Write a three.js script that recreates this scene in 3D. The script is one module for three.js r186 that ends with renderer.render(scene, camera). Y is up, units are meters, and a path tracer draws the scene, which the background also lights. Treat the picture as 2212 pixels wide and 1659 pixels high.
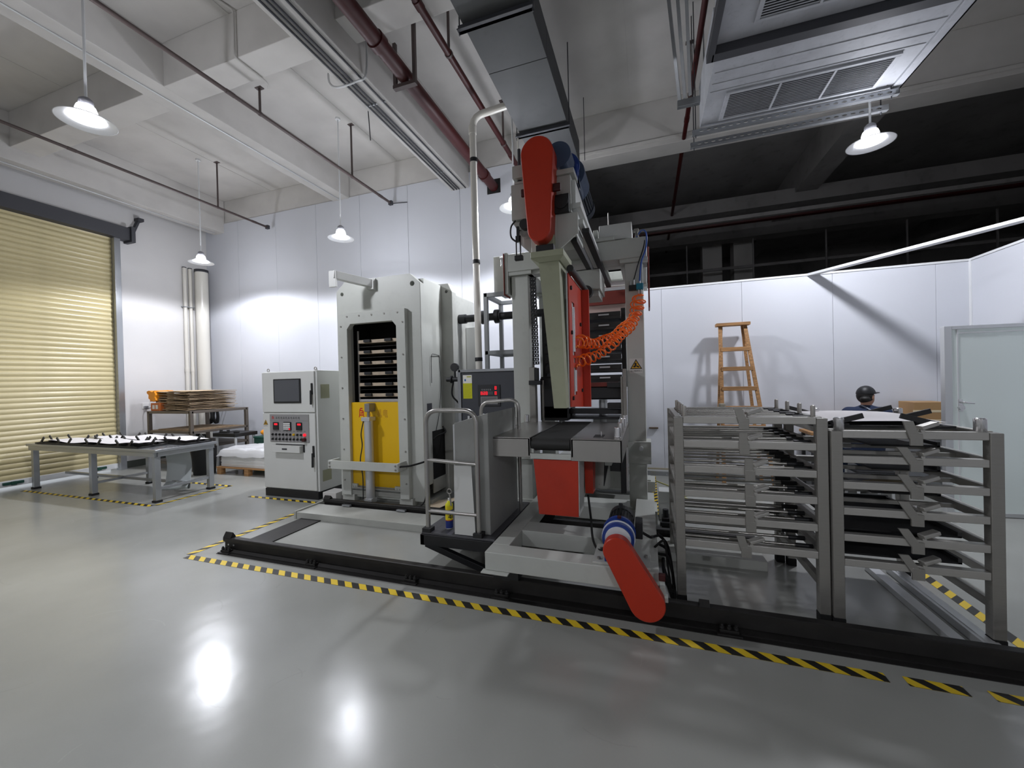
import * as THREE from 'three';
import { RoundedBoxGeometry } from 'three/addons/geometries/RoundedBoxGeometry.js';
import { mergeGeometries } from 'three/addons/utils/BufferGeometryUtils.js';
import { MarchingCubes } from 'three/addons/objects/MarchingCubes.js';

// ---------------------------------------------------------------- camera, light, exposure
const scene = new THREE.Scene();
const camera = new THREE.PerspectiveCamera(2 * Math.atan(829.5 / 859) * 180 / Math.PI, 4 / 3, 0.05, 80);
{ // vanishing points of the room's depth and of its width fix the turn of the camera
  const d = (px, py) => new THREE.Vector3((px - 1106) / 859, -(py - 829.5) / 859, -1).normalize();
  const Z = d(1397, 816).negate(), X = d(-1427, 885).negate();
  X.addScaledVector(Z, -X.dot(Z)).normalize();
  const Y = new THREE.Vector3().crossVectors(Z, X);
  const m = new THREE.Matrix4().set(X.x, X.y, X.z, 0, Y.x, Y.y, Y.z, 0, Z.x, Z.y, Z.z, 0, 0, 0, 0, 1);
  camera.quaternion.setFromRotationMatrix(m);
  camera.position.set(0, 1.6, 0);
}
const renderer = new THREE.WebGLRenderer({ antialias: true });
renderer.toneMapping = THREE.LinearToneMapping;
renderer.toneMappingExposure = 0.44;
renderer.shadowMap.enabled = true;
scene.background = new THREE.Color(0.86, 0.92, 1.0);   // daylight outside, seen only through the gap under the shutter
scene.backgroundIntensity = 2.2;
const LAMP_DOWN = 58, LAMP_UP = 12, LAMP_COLOR = 0xf4f6ff;
const LAMPS = [ // x, z, hung from y
  [-4.82, -2.24, 6.1], [-4.84, -5.47, 6.1], [-8.25, -5.48, 6.1], [2.35, -5.37, 6.1], [-1.75, -5.44, 6.1], [-4.82, 4.4, 6.1], [2.35, 4.4, 6.1]];
const LAMP_Y = 4.08;

// ---------------------------------------------------------------- random numbers and noise
function rng(s) { return () => { s = (s + 0x6D2B79F5) | 0; let t = Math.imul(s ^ (s >>> 15), 1 | s); t = (t + Math.imul(t ^ (t >>> 7), 61 | t)) ^ t; return ((t ^ (t >>> 14)) >>> 0) / 4294967296; }; }
const rnd = rng(7), rr = (a, b) => a + (b - a) * rnd();
const HASH = (() => { const r = rng(99), a = new Float32Array(65536); for (let i = 0; i < 65536; i++) a[i] = r(); return a; })();
const hsh = (x, y) => HASH[((x * 73 + y * 179 + ((x * y) & 1023)) & 255) * 256 + ((y * 57 + x * 131) & 255)];
function vn(x, y, p) { // tileable value noise of period p
  const xi = Math.floor(x), yi = Math.floor(y), fx = x - xi, fy = y - yi, u = fx * fx * (3 - 2 * fx), v = fy * fy * (3 - 2 * fy);
  const w = (n) => ((n % p) + p) % p;
  const a = hsh(w(xi), w(yi)), b = hsh(w(xi + 1), w(yi)), c = hsh(w(xi), w(yi + 1)), d = hsh(w(xi + 1), w(yi + 1));
  return a + (b - a) * u + (c - a) * v + (a - b - c + d) * u * v;
}
function fbm(u, v, f, o = 4) { let s = 0, a = 0.5, n = 0; for (let i = 0; i < o; i++) { s += a * vn(u * f, v * f, f); n += a; a *= 0.5; f *= 2; } return s / n; }
const dither = rng(31);
function tex(size, metres, fn, srgb = false) {
  const d = new Uint8Array(size * size * 4);
  for (let j = 0; j < size; j++) for (let i = 0; i < size; i++) {
    const c = fn(i / size, j / size), k = (j * size + i) * 4, dz = dither() - .0; // the dither hides 8 bit steps
    for (let q = 0; q < 3; q++) d[k + q] = Math.max(0, Math.min(255, 255 * (Array.isArray(c) ? c[q] : c) + dz));
    d[k + 3] = 255;
  }
  const t = new THREE.DataTexture(d, size, size, THREE.RGBAFormat);
  t.wrapS = t.wrapT = THREE.RepeatWrapping; t.magFilter = THREE.LinearFilter; t.minFilter = THREE.LinearMipmapLinearFilter; t.generateMipmaps = true;
  t.repeat.set(1 / metres, 1 / metres); if (srgb) t.colorSpace = THREE.SRGBColorSpace; t.needsUpdate = true;
  return t;
}
function canvasTex(w, h, draw) {
  const c = document.createElement('canvas'); c.width = w; c.height = h; draw(c.getContext('2d'), w, h);
  const t = new THREE.CanvasTexture(c); t.colorSpace = THREE.SRGBColorSpace; t.magFilter = THREE.LinearFilter; return t;
}

// ---------------------------------------------------------------- geometry helpers, all in world metres
const V = (x, y, z) => new THREE.Vector3(x, y, z);
function clean(g) { const n = g.index ? g.toNonIndexed() : g; for (const k of Object.keys(n.attributes)) if (!['position', 'normal', 'uv'].includes(k)) n.deleteAttribute(k); n.clearGroups?.(); return n; }
function uvm(g0) { // uv in metres by the dominant axis of each triangle's normal
  const g = clean(g0), p = g.attributes.position, n = g.attributes.normal, uv = new Float32Array(p.count * 2);
  for (let i = 0; i < p.count; i += 3) {
    let a = 0, b = 0, c = 0;
    for (let k = 0; k < 3; k++) { a += n.getX(i + k); b += n.getY(i + k); c += n.getZ(i + k); }
    a = Math.abs(a); b = Math.abs(b); c = Math.abs(c);
    for (let k = 0; k < 3; k++) {
      const x = p.getX(i + k), y = p.getY(i + k), z = p.getZ(i + k), j = (i + k) * 2;
      if (a >= b && a >= c) { uv[j] = z; uv[j + 1] = y; } else if (b >= c) { uv[j] = x; uv[j + 1] = z; } else { uv[j] = x; uv[j + 1] = y; }
    }
  }
  g.setAttribute('uv', new THREE.BufferAttribute(uv, 2)); return g;
}
function bx(x0, y0, z0, x1, y1, z1, r = 0) {
  const w = Math.abs(x1 - x0), h = Math.abs(y1 - y0), d = Math.abs(z1 - z0), q = Math.min(r, w * .45, h * .45, d * .45);
  const g = q > 0 ? new RoundedBoxGeometry(w, h, d, 1, q) : new THREE.BoxGeometry(w, h, d);
  g.translate((x0 + x1) / 2, (y0 + y1) / 2, (z0 + z1) / 2); return uvm(g);
}
function orient(g, a, b, up) { // geometry along +z, centred, moved onto the line a-b
  const d = b.clone().sub(a), m = new THREE.Matrix4(), z = d.clone().normalize();
  let u = up || (Math.abs(z.y) > 0.95 ? V(0, 0, 1) : V(0, 1, 0));
  const x = new THREE.Vector3().crossVectors(u, z).normalize(), y = new THREE.Vector3().crossVectors(z, x);
  m.makeBasis(x, y, z); m.setPosition(a.clone().add(b).multiplyScalar(.5)); return g.applyMatrix4(m);
}
function bar(a, b, w, h, r = 0, up) { a = V(...a); b = V(...b); const L = a.distanceTo(b); const g = r > 0 ? new RoundedBoxGeometry(w, h, L, 1, Math.min(r, w * .45, h * .45)) : new THREE.BoxGeometry(w, h, L); return orient(uvm(g), a, b, up); }
function pipe(a, b, r, n = 16, r2) { a = V(...a); b = V(...b); const L = a.distanceTo(b); const g = new THREE.CylinderGeometry(r2 ?? r, r, L, n, 1); g.rotateX(Math.PI / 2); return orient(clean(g), a, b); }
function tube(pts, r, seg, rad = 8, closed = false, t = .5) { const c = new THREE.CatmullRomCurve3(pts.map((p) => V(...p)), closed, 'catmullrom', t); return clean(new THREE.TubeGeometry(c, seg || pts.length * 6, r, rad, closed)); }
function bent(pts, r, cr = .08, rad = 10) { // tube through corners rounded with radius cr
  const P = pts.map((p) => V(...p)), path = new THREE.CurvePath(); let prev = P[0];
  for (let i = 1; i < P.length - 1; i++) {
    const a = P[i].clone().add(P[i - 1].clone().sub(P[i]).setLength(cr)), b = P[i].clone().add(P[i + 1].clone().sub(P[i]).setLength(cr));
    path.add(new THREE.LineCurve3(prev, a)); path.add(new THREE.QuadraticBezierCurve3(a, P[i], b)); prev = b;
  }
  path.add(new THREE.LineCurve3(prev, P[P.length - 1]));
  const n = Math.max(24, P.length * 22); return clean(new THREE.TubeGeometry(path, n, r, rad, false));
}
function lathe(prof, x, y, z, n = 32) { const g = new THREE.LatheGeometry(prof.map(([r, h]) => new THREE.Vector2(r, h)), n); g.translate(x, y, z); return clean(g); }
function shape(pts, holes = []) { const s = new THREE.Shape(pts.map(([x, y]) => new THREE.Vector2(x, y))); for (const h of holes) s.holes.push(h.length ? new THREE.Path(h.map(([x, y]) => new THREE.Vector2(x, y))) : h); return s; }
function ext(s, d, bev = 0) { return uvm(new THREE.ExtrudeGeometry(Array.isArray(s) ? shape(s) : s, { depth: d, bevelEnabled: bev > 0, bevelSize: bev, bevelThickness: bev, bevelSegments: 1, curveSegments: 20 })); }
// extrusions: outline in (x,y), thickness running back from the face at z
const exz = (s, z, d, bev = 0) => ext(s, d, bev).translate(0, 0, z - d);
// outline given in (z,y), thickness from x to x+d
const exx = (s, x, d, bev = 0) => { const g = ext(s, d, bev); g.applyMatrix4(new THREE.Matrix4().set(0, 0, 1, x, 0, 1, 0, 0, -1, 0, 0, 0, 0, 0, 0, 1)); return uvm(g); }; // outline x = -z
const exy = (s, y, d, bev = 0) => { const g = ext(s, d, bev); g.applyMatrix4(new THREE.Matrix4().set(1, 0, 0, 0, 0, 0, 1, y, 0, -1, 0, 0, 0, 0, 0, 1)); return uvm(g); }; // outline (x,-z)
function circlePath(x, y, r) { const p = new THREE.Path(); p.absarc(x, y, r, 0, Math.PI * 2, true); return p; }
const bolt = (x, y, z, ax = 'z', r = .012, h = .012) => { const g = new THREE.CylinderGeometry(r, r, h, 6); if (ax === 'z') g.rotateX(Math.PI / 2); if (ax === 'x') g.rotateZ(Math.PI / 2); g.translate(x, y, z); return clean(g); };

// ---------------------------------------------------------------- objects: things, parts, the setting
const used = {}, base = new WeakMap();
function numbered(n) { const k = used[n] = (used[n] ?? -1) + 1; return k ? `${n}_${String(k).padStart(3, '0')}` : n; }
function thing(name, label, category, pos = [0, 0, 0], group) {
  const o = new THREE.Group(); o.name = numbered(name); o.position.set(...pos); o.userData = { label, category }; if (group) o.userData.group = group;
  base.set(o, V(...pos)); scene.add(o); return o;
}
function merged(geos) { const l = (Array.isArray(geos) ? geos.flat(3) : [geos]).map(clean); return l.length > 1 ? mergeGeometries(l) : l[0]; }
function part(parent, name, geos, mat, label) {
  const b = base.get(parent) || V(0, 0, 0), g = merged(geos).clone(); g.translate(-b.x, -b.y, -b.z);
  const m = new THREE.Mesh(g, mat); m.name = name; if (label) m.userData.label = label; base.set(m, b); parent.add(m); return m;
}
function solo(name, label, category, geos, mat, group, pos) { // a thing that is one mesh
  const g = merged(geos).clone(); g.computeBoundingBox(); const c = g.boundingBox.getCenter(V(0, 0, 0)); c.y = g.boundingBox.min.y; if (pos) c.set(...pos);
  g.translate(-c.x, -c.y, -c.z); const m = new THREE.Mesh(g, mat); m.name = numbered(name); m.position.copy(c); m.userData = { label, category }; if (group) m.userData.group = group; base.set(m, c.clone()); scene.add(m); return m;
}
function struct(name, geos, mat) { const m = new THREE.Mesh(merged(geos), mat); m.name = name; m.userData.kind = 'structure'; base.set(m, V(0, 0, 0)); scene.add(m); return m; }
function piece(parent, name, geo, mat, pos) { const m = new THREE.Mesh(geo, mat); m.name = name; m.position.set(...pos); parent.add(m); base.set(m, V(0, 0, 0)); return m; }

// ---------------------------------------------------------------- materials
const S = (o) => new THREE.MeshStandardMaterial(o), PH = (o) => new THREE.MeshPhysicalMaterial(o);
const grain = tex(256, 0.5, (u, v) => 0.46 + 0.14 * fbm(u, v, 16, 4));
const paintCol = (r, g, b, amt = .05, m = 1.2) => tex(256, m, (u, v) => { const k = 1 - amt + 2 * amt * fbm(u, v, 5, 4) - amt * 3 * Math.max(0, fbm(u + .3, v, 24, 3) - .62) * (amt > .025 ? 1 : 0); return [r * k, g * k, b * k]; }, true);
const dustMap = tex(256, 1.1, (u, v) => .5 + .28 * (fbm(u, v, 4, 5) - .5) + .1 * (fbm(u, v, 40, 2) - .5));
const brush = tex(256, .4, (u, v) => .42 + .25 * (vn(u * 4, v * 128, 128) - .5) + .2 * (fbm(u, v, 6, 3) - .5));
const M = {};
M.floor = (() => {
  const r = rng(5), marks = []; for (let i = 0; i < 70; i++) marks.push([r(), r(), r() * 6.28, .01 + .05 * r(), r()]);
  const N = 1024, sc = new Float32Array(N * N);
  for (const [x, y, a, l, w] of marks) for (let t = 0; t < 1; t += .004) { const X = ((x + Math.cos(a + t * .4) * l * t) * N) & (N - 1), Y = ((y + Math.sin(a + t * .4) * l * t) * N) & (N - 1); sc[Y * N + X] = w > .5 ? 1 : -.8; }
  const col = tex(N, 5, (u, v) => { const s = sc[((v * N) & (N - 1)) * N + ((u * N) & (N - 1))], k = .9 + .2 * fbm(u, v, 4, 6) - .05 * Math.max(0, fbm(u + .5, v, 9, 4) - .5) + s * .04; return [.6 * k, .605 * k, .585 * k]; }, true);
  const rough = tex(512, 5, (u, v) => .14 + .11 * fbm(u + .2, v, 5, 5) + .03 * fbm(u, v + .4, 20, 3));
  const bump = tex(512, 2.6, (u, v) => fbm(u, v, 5, 4));
  return S({ map: col, roughness: 1, roughnessMap: rough, bumpMap: bump, bumpScale: .0045 });
})();
M.concrete = S({ map: tex(512, 3, (u, v) => { const k = .88 + .16 * fbm(u, v, 4, 5) - .08 * Math.max(0, fbm(u, v + .3, 10, 4) - .5); return [.8 * k, .79 * k, .775 * k]; }, true), roughness: .9, bumpMap: tex(256, .8, (u, v) => fbm(u, v, 8, 4)), bumpScale: .002 });
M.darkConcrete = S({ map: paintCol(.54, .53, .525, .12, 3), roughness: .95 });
M.panel = S({ map: paintCol(.8, .81, .835, .012, 2.4), roughness: .55, roughnessMap: null });
M.plaster = S({ map: paintCol(.83, .825, .82, .015, 2), roughness: .8 });
M.baseboard = S({ color: 0x4d524c, roughness: .6 });
M.alu = S({ color: 0xc9cbcc, metalness: .5, roughness: .4 });
M.whiteTrim = S({ color: 0xdcdedf, roughness: .4 });
M.slat = S({ map: paintCol(.78, .73, .56, .03, 1), roughness: .32 });
M.galv = S({ color: 0x9fa2a5, metalness: .6, roughness: .45, roughnessMap: dustMap });
M.gunmetal = S({ color: 0x3c3d42, roughness: .55 });
M.black = S({ color: 0x17181a, roughness: .5 });
M.rubber = S({ color: 0x121212, roughness: .85 });
M.redPipe = S({ color: 0x7d261f, roughness: .5, map: paintCol(.5, .17, .14, .08, .6) });
M.brownPipe = S({ color: 0x4d413f, roughness: .5 });
M.duct = S({ map: paintCol(.29, .295, .3, .05, 1.5), roughness: .7 });
M.pvc = S({ color: 0xd9d6cd, roughness: .28 });
M.foil = S({ map: paintCol(.72, .73, .75, .07, .7), roughness: .62, metalness: .1 });
M.grey = S({ map: paintCol(.74, .75, .725, .03, 1.4), roughness: .45, bumpMap: grain, bumpScale: .0004 });       // machine enamel
M.grey2 = S({ map: paintCol(.66, .665, .64, .05, 1.1), roughness: .5, bumpMap: grain, bumpScale: .0004 });
M.sideGrey = S({ map: paintCol(.56, .565, .55, .04, 1.1), roughness: .45 });
M.cab = S({ map: paintCol(.8, .805, .79, .015, 1.2), roughness: .42 });
M.olive = S({ map: paintCol(.62, .63, .53, .04, .9), roughness: .5 });
M.orange = S({ map: paintCol(.72, .185, .08, .03, .7), roughness: .38 });
M.redBrown = S({ color: 0x7a2a1e, roughness: .5 });
M.yellow = S({ color: 0xe2b400, roughness: .42 });
M.blue = S({ color: 0x1e3c86, roughness: .38 });
M.blue2 = S({ color: 0x3a4a63, roughness: .45 });
M.dark = S({ map: paintCol(.19, .19, .19, .12, .5), roughness: .55, metalness: .3 });
M.rail = S({ map: paintCol(.16, .155, .15, .2, .5), roughness: .5, metalness: .4 });
M.steel = S({ color: 0xb2b0aa, metalness: .62, roughness: 1, roughnessMap: brush });
M.rod = S({ color: 0x9a9892, metalness: .9, roughness: .3 });
M.steelDark = S({ color: 0x93918b, metalness: .55, roughness: 1, roughnessMap: brush });
M.chrome = S({ color: 0xcfcfcf, metalness: .75, roughness: .2 });
M.stainless = S({ color: 0xa9a7a3, metalness: .8, roughness: .28, roughnessMap: null });
M.belt = S({ color: 0x242422, roughness: .6 });
M.plateDark = S({ color: 0x2b2a29, roughness: .6, metalness: .2 });
M.platen = S({ map: paintCol(.72, .66, .58, .1, .4), roughness: .5, metalness: .2 });
M.paper = S({ color: 0xe9e6e6, roughness: .85, side: THREE.DoubleSide });
M.film = PH({ color: 0xf2f3f5, roughness: .3, transmission: .35, thickness: 0, side: THREE.DoubleSide });
M.card = S({ map: tex(128, .3, (u, v) => { const k = .85 + .25 * fbm(u, v, 8, 4); return [.66 * k, .57 * k, .46 * k]; }, true), roughness: .9, side: THREE.DoubleSide });
M.card2 = S({ map: tex(128, .3, (u, v) => { const k = .85 + .25 * fbm(u, v, 8, 4); return [.76 * k, .67 * k, .55 * k]; }, true), roughness: .9, side: THREE.DoubleSide });
M.wood = S({ map: tex(256, .5, (u, v) => { const w = vn(u * 3 + 2 * fbm(u, v, 4, 3), v * 40, 128), k = .78 + .3 * w; return [.68 * k, .51 * k, .33 * k]; }, true), roughness: .7 });
M.orangeBag = S({ color: 0xf39a1e, roughness: .5, side: THREE.DoubleSide });
M.orangeHose = PH({ color: 0xff7818, roughness: .3, clearcoat: .4 });
M.green = S({ color: 0x1f4a3f, roughness: .5 });
M.glass = S({ color: 0x4e5054, roughness: .22 });
M.glow = S({ color: 0xffffff, emissive: 0xf6f8ff, emissiveIntensity: 14 });
M.shade = S({ color: 0xf3f4f6, roughness: .4, side: THREE.DoubleSide });
M.redGlow = S({ color: 0x400000, emissive: 0xff2030, emissiveIntensity: 3.2 });
M.greenGlow = S({ color: 0x003010, emissive: 0x20ff80, emissiveIntensity: 2.4 });
M.navy = S({ color: 0x1d2a45, roughness: .9 });
M.navy2 = S({ color: 0x1a3a68, roughness: .9 });
M.skin = S({ color: 0xb98b72, roughness: .6 });
M.hair = S({ color: 0x14120f, roughness: .6 });
M.dryer = S({ map: paintCol(.235, .245, .27, .04, .8), roughness: .42 });
M.label = S({ color: 0xd8d400, roughness: .5 });
M.white = S({ color: 0xe6e6e4, roughness: .45 });
M.kraft = S({ color: 0xa8855a, roughness: .6 });
M.tape = S({ roughness: .5, map: canvasTex(256, 64, (c, w, h) => { c.fillStyle = '#1c1b19'; c.fillRect(0, 0, w, h); c.fillStyle = '#e0c02c'; for (const x of [-128, 0, 128, 256]) { c.beginPath(); c.moveTo(x, h); c.lineTo(x + 64, h); c.lineTo(x + 128, 0); c.lineTo(x + 64, 0); c.fill(); } }) });
M.tape.map.wrapS = THREE.RepeatWrapping;
// ================================================================ THE SETTING
struct('floor', bx(-10.6, -.2, -17, 14.2, 0, 7.2), M.floor);
const ceiling = struct('ceiling', [bx(-10.6, 6.1, -6.95, 14.2, 6.3, 7.2)], M.concrete);
{ // beams, cast joints and the darker ceiling of the hall behind
  const beam = (a) => part(ceiling, 'beam', bx(...a, .008), M.concrete);
  beam([-9.9, 5.33, -6.92, -9.57, 6.1, 7.1]); beam([-6.28, 5.54, -6.92, -5.87, 6.1, 7.1]); beam([-3.47, 5.27, -6.92, -3.1, 6.1, 7.1]);
  beam([-9.57, 5.54, -3.84, -6.28, 6.1, -3.5]); beam([-5.87, 5.54, -3.84, -3.47, 6.1, -3.5]); beam([-3.1, 5.54, -3.84, -1.2, 6.1, -3.5]);
  beam([-10.4, 5.36, -7.3, 14, 6.1, -6.93]);
  part(ceiling, 'beam', bx(-2, 5.42, -6.93, 14, 5.47, -6.9, .004), M.concrete);
  for (const x of [-8.1, -4.7, -.2, 2.4]) part(ceiling, 'cast_joint', bx(x, 6.094, -6.9, x + .03, 6.1, 6), M.concrete);
  part(ceiling, 'cast_joint', bx(-1.4, 6.094, -4.1, 14, 6.1, -4.07), M.concrete);
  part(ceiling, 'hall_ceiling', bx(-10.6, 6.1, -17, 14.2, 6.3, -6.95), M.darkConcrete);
}
{ // left wall with the shutter opening
  const w = struct('wall_left', [bx(-10.45, 0, -6.95, -10.2, 6.1, -5.06), bx(-10.45, 4.75, -5.06, -10.2, 6.1, -1.2), bx(-10.45, 0, -1.2, -10.2, 6.1, 7.1)], M.plaster);
  struct('baseboard_left', [bx(-10.2, 0, -6.9, -10.185, .14, -5.12, .003)], M.baseboard);
  const d = struct('door_1', [bx(-10.2, 0, -5.13, -10.05, 4.68, -5.03, .004), bx(-10.2, 0, -1.25, -10.05, 4.68, -1.15, .004)], M.galv);
  part(d, 'shutter_housing', [bx(-10.2, 4.68, -5.26, -9.98, 4.93, -1.0, .006)], M.gunmetal, 'dark grey roller housing');
  part(d, 'housing_bracket', [bx(-10.2, 4.64, -5.33, -9.93, 4.96, -5.26, .004), bar([-10.05, 4.84, -5.33], [-10.15, 5.2, -5.5], .05, .05), bx(-10.2, 5.17, -5.55, -10.05, 5.23, -5.45)], M.gunmetal);
  const pitch = .092, prof = []; for (let i = 0; i <= 8; i++) { const t = i / 8; prof.push([.02 * Math.sin(Math.PI * t) + .004, t * (pitch + .012)]); }
  for (let i = 8; i >= 0; i--) { const t = i / 8; prof.push([.02 * Math.sin(Math.PI * t) - .002, t * (pitch + .012)]); }
  const g = uvm(new THREE.ExtrudeGeometry(shape(prof), { depth: 3.84, bevelEnabled: false }));
  for (let k = 0; k < 50; k++) piece(d, 'slat', g, M.slat, [-10.18 + .004 * (k % 2), .13 + k * pitch, -5.06]);
  part(d, 'bottom_bar', [bx(-10.19, .036, -5.05, -10.14, .135, -1.25, .006)], M.whiteTrim);
  for (const z of [-4.72, -3.62]) part(d, 'lock', [bx(-10.14, .07, z - .12, -10.11, .115, z + .12, .005), bx(-10.12, .06, z - .03, -10.09, .12, z + .03, .004)], M.green);
  struct('ground_outside', bx(-13.5, -.2, -7, -10.6, -.005, 2), M.plaster);
}
{ // the back wall: tall white panels, then the low partition with the open hall above it
  const w = struct('wall_back', bx(-10.45, 0, -7.1, -1.3, 5.56, -6.94), M.plaster);
  const seams = [-10.2, -9.12, -7.93, -6.77, -5.61, -4.45, -3.3, -2.14, -1.3];
  for (let i = 0; i + 1 < seams.length; i++) { const m = part(w, 'panel', bx(seams[i] + .0025, .1, -6.94, seams[i + 1] - .0025, 5.56, -6.9, .003), M.panel); m.geometry.translate(0, 0, rr(-.002, .001)); }
  struct('baseboard_back', bx(-10.2, 0, -6.94, -1.3, .1, -6.895, .003), M.whiteTrim);
  part(w, 'pipe_opening', bx(-2.73, 5.07, -6.9, -2.47, 5.33, -6.893), M.rubber);
  const p = struct('wall_partition', bx(-1.3, 0, -7.0, 4.1, 3.03, -6.94), M.panel), s2 = [-1.3, -.9, .25, 1.4, 2.55, 3.7, 4.05];
  for (let i = 0; i + 1 < s2.length; i++) part(p, 'panel', bx(s2[i] + .0015, .12, -6.94, s2[i + 1] - .0015, 3.03, -6.9, .002), M.panel);
  struct('trim_1', [bx(-1.3, 3.03, -7.01, 4.12, 3.06, -6.89, .003)], M.whiteTrim);
  struct('baseboard_partition', [bx(-1.3, 0, -6.94, 4.05, .07, -6.885, .003)], M.galv);
  struct('trim_2', [bx(-1.3, .07, -6.94, 4.05, .1, -6.89, .002)], M.whiteTrim);
  struct('trim_3', [bx(-1.3, .1, -6.94, 4.05, .125, -6.888, .002)], S({ color: 0xa9a18c, roughness: .6 }));
  const r = struct('wall_right', [bx(4.09, 0, -7.0, 4.2, 3.03, 7.0)], M.panel);
  for (let k = 0; k < 9; k++) part(r, 'panel', bx(4.05, .1, -6.9 + k * 1.157 + .0015, 4.09, 3.03, -6.9 + (k + 1) * 1.157 - .0015, .002), M.panel);
  struct('trim_4', [bx(4.04, 3.03, -7.0, 4.21, 3.06, 7.0, .003), bx(4.035, 0, -6.9, 4.05, 3.03, -6.87, .002)], M.whiteTrim);
  struct('baseboard_right', bx(4.04, 0, -6.9, 4.05, .08, 7, .002), M.galv);
  const t = struct('trim_5', [bar([2.28, 3.045, -6.93], [4.05, 3.045, -4.52], .1, .035, .003)], M.whiteTrim);
}
// the dark hall and the closing walls
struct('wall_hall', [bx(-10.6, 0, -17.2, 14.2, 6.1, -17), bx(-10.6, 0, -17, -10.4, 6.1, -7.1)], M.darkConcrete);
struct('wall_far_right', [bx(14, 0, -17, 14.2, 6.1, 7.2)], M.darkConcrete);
struct('wall_front', [bx(-10.6, 0, 7, 14.2, 6.1, 7.2)], M.plaster);
{ // open door leaf at the right
  const d = struct('door_2', [bx(0, .03, -.02, .93, 2.05, .02, .003)], S({ color: 0xe6f0ec, roughness: .35 }));
  part(d, 'door_frame', [bx(-.03, .005, -.03, .04, 2.085, .03, .004), bx(.9, .005, -.03, .95, 2.085, .03, .004), bx(.04, 2.045, -.03, .9, 2.085, .03, .004), bx(.04, .005, -.03, .9, .05, .03, .004)], M.alu);
  part(d, 'inner_edge', [bx(.085, .05, .02, .1, 2.045, .026, .002), bx(.1, 2.0, .02, .9, 2.012, .026, .002)], M.whiteTrim);
  part(d, 'door_handle', [pipe([.11, 1.19, .02], [.11, 1.19, .05], .026, 16), bx(.09, 1.15, .02, .13, 1.28, .03, .004), bent([[.11, 1.25, .03], [.11, 1.25, .07], [.2, 1.24, .07]], .009, .02)], M.chrome, 'chrome handle');
  d.position.set(3.13, 0, -5.7); d.rotation.y = .1;
}
{ // structure of the dark hall seen over the partition: beams, a red main, hangers
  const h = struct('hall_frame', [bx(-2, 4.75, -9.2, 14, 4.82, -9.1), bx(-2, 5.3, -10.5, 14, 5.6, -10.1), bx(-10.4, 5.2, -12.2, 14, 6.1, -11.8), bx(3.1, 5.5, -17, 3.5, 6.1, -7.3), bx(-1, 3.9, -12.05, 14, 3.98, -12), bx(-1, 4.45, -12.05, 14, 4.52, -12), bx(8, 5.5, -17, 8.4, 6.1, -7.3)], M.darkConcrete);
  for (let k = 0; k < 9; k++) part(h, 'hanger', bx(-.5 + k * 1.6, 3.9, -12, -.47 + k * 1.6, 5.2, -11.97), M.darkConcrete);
  for (const [x, y] of [[1.6, 4.0], [2.4, 4.9]]) part(h, 'column', bx(x, 0, -13.2, x + .5, 5.9, -12.7), M.concrete);
}

// ================================================================ LAMPS
{
  const lbl = ['large bright pendant lamp at upper left in front of the ceiling crossbeam', 'round pendant lamp close to back wall above the press and cabinet', 'small pendant lamp in the left rear corner above the wall pipes', 'bright pendant lamp below the ceiling unit over the right partition', 'pendant lamp mostly hidden behind the orange topped machine'];
  LAMPS.forEach(([x, z, top], i) => {
    const l = thing('pendant_lamp', lbl[i] || 'white pendant lamp outside the picture ' + ['behind the viewer at left', 'behind the viewer at right'][i - 5], 'lamp', [x, LAMP_Y, z]);
    part(l, 'rod', [pipe([x, LAMP_Y + .2, z], [x, top + .002, z], .011, 8), pipe([x, top - .03, z], [x, top, z], .04, 16)], M.whiteTrim);
    part(l, 'socket', [lathe([[0, .21], [.03, .21], [.05, .19], [.055, .13], [.0, .13]], x, LAMP_Y, z, 20)], S({ color: 0x8a8a90, roughness: .5 }));
    part(l, 'neck', [lathe([[0, .13], [.065, .13], [.075, .1], [.08, .065], [0, .065]], x, LAMP_Y, z, 24)], M.glow, 'glowing neck');
    part(l, 'shade', [lathe([[.02, .06], [.085, .055], [.14, .03], [.205, .0], [.21, -.006], [.203, -.005], [.138, .022], [.085, .046], [.02, .05]], x, LAMP_Y, z, 48)], M.shade, 'shallow white conical shade');
    part(l, 'bulb', [lathe([[0, .012], [.11, .014], [.128, .018], [.12, .026], [0, .03]], x, LAMP_Y, z, 32)], M.glow, 'glowing lens');
    const s = new THREE.SpotLight(LAMP_COLOR, LAMP_DOWN, 0, 1.41, .14, 2); s.position.set(x, LAMP_Y - .02, z); s.target.position.set(x, 0, z); s.castShadow = true; s.shadow.radius = 6; scene.add(s, s.target);
    const p = new THREE.PointLight(LAMP_COLOR, LAMP_UP * (i === 3 ? .55 : 1), 0, 2); p.position.set(x, LAMP_Y + .1, z); p.castShadow = true; p.shadow.radius = 4; scene.add(p);
  });
}

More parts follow.
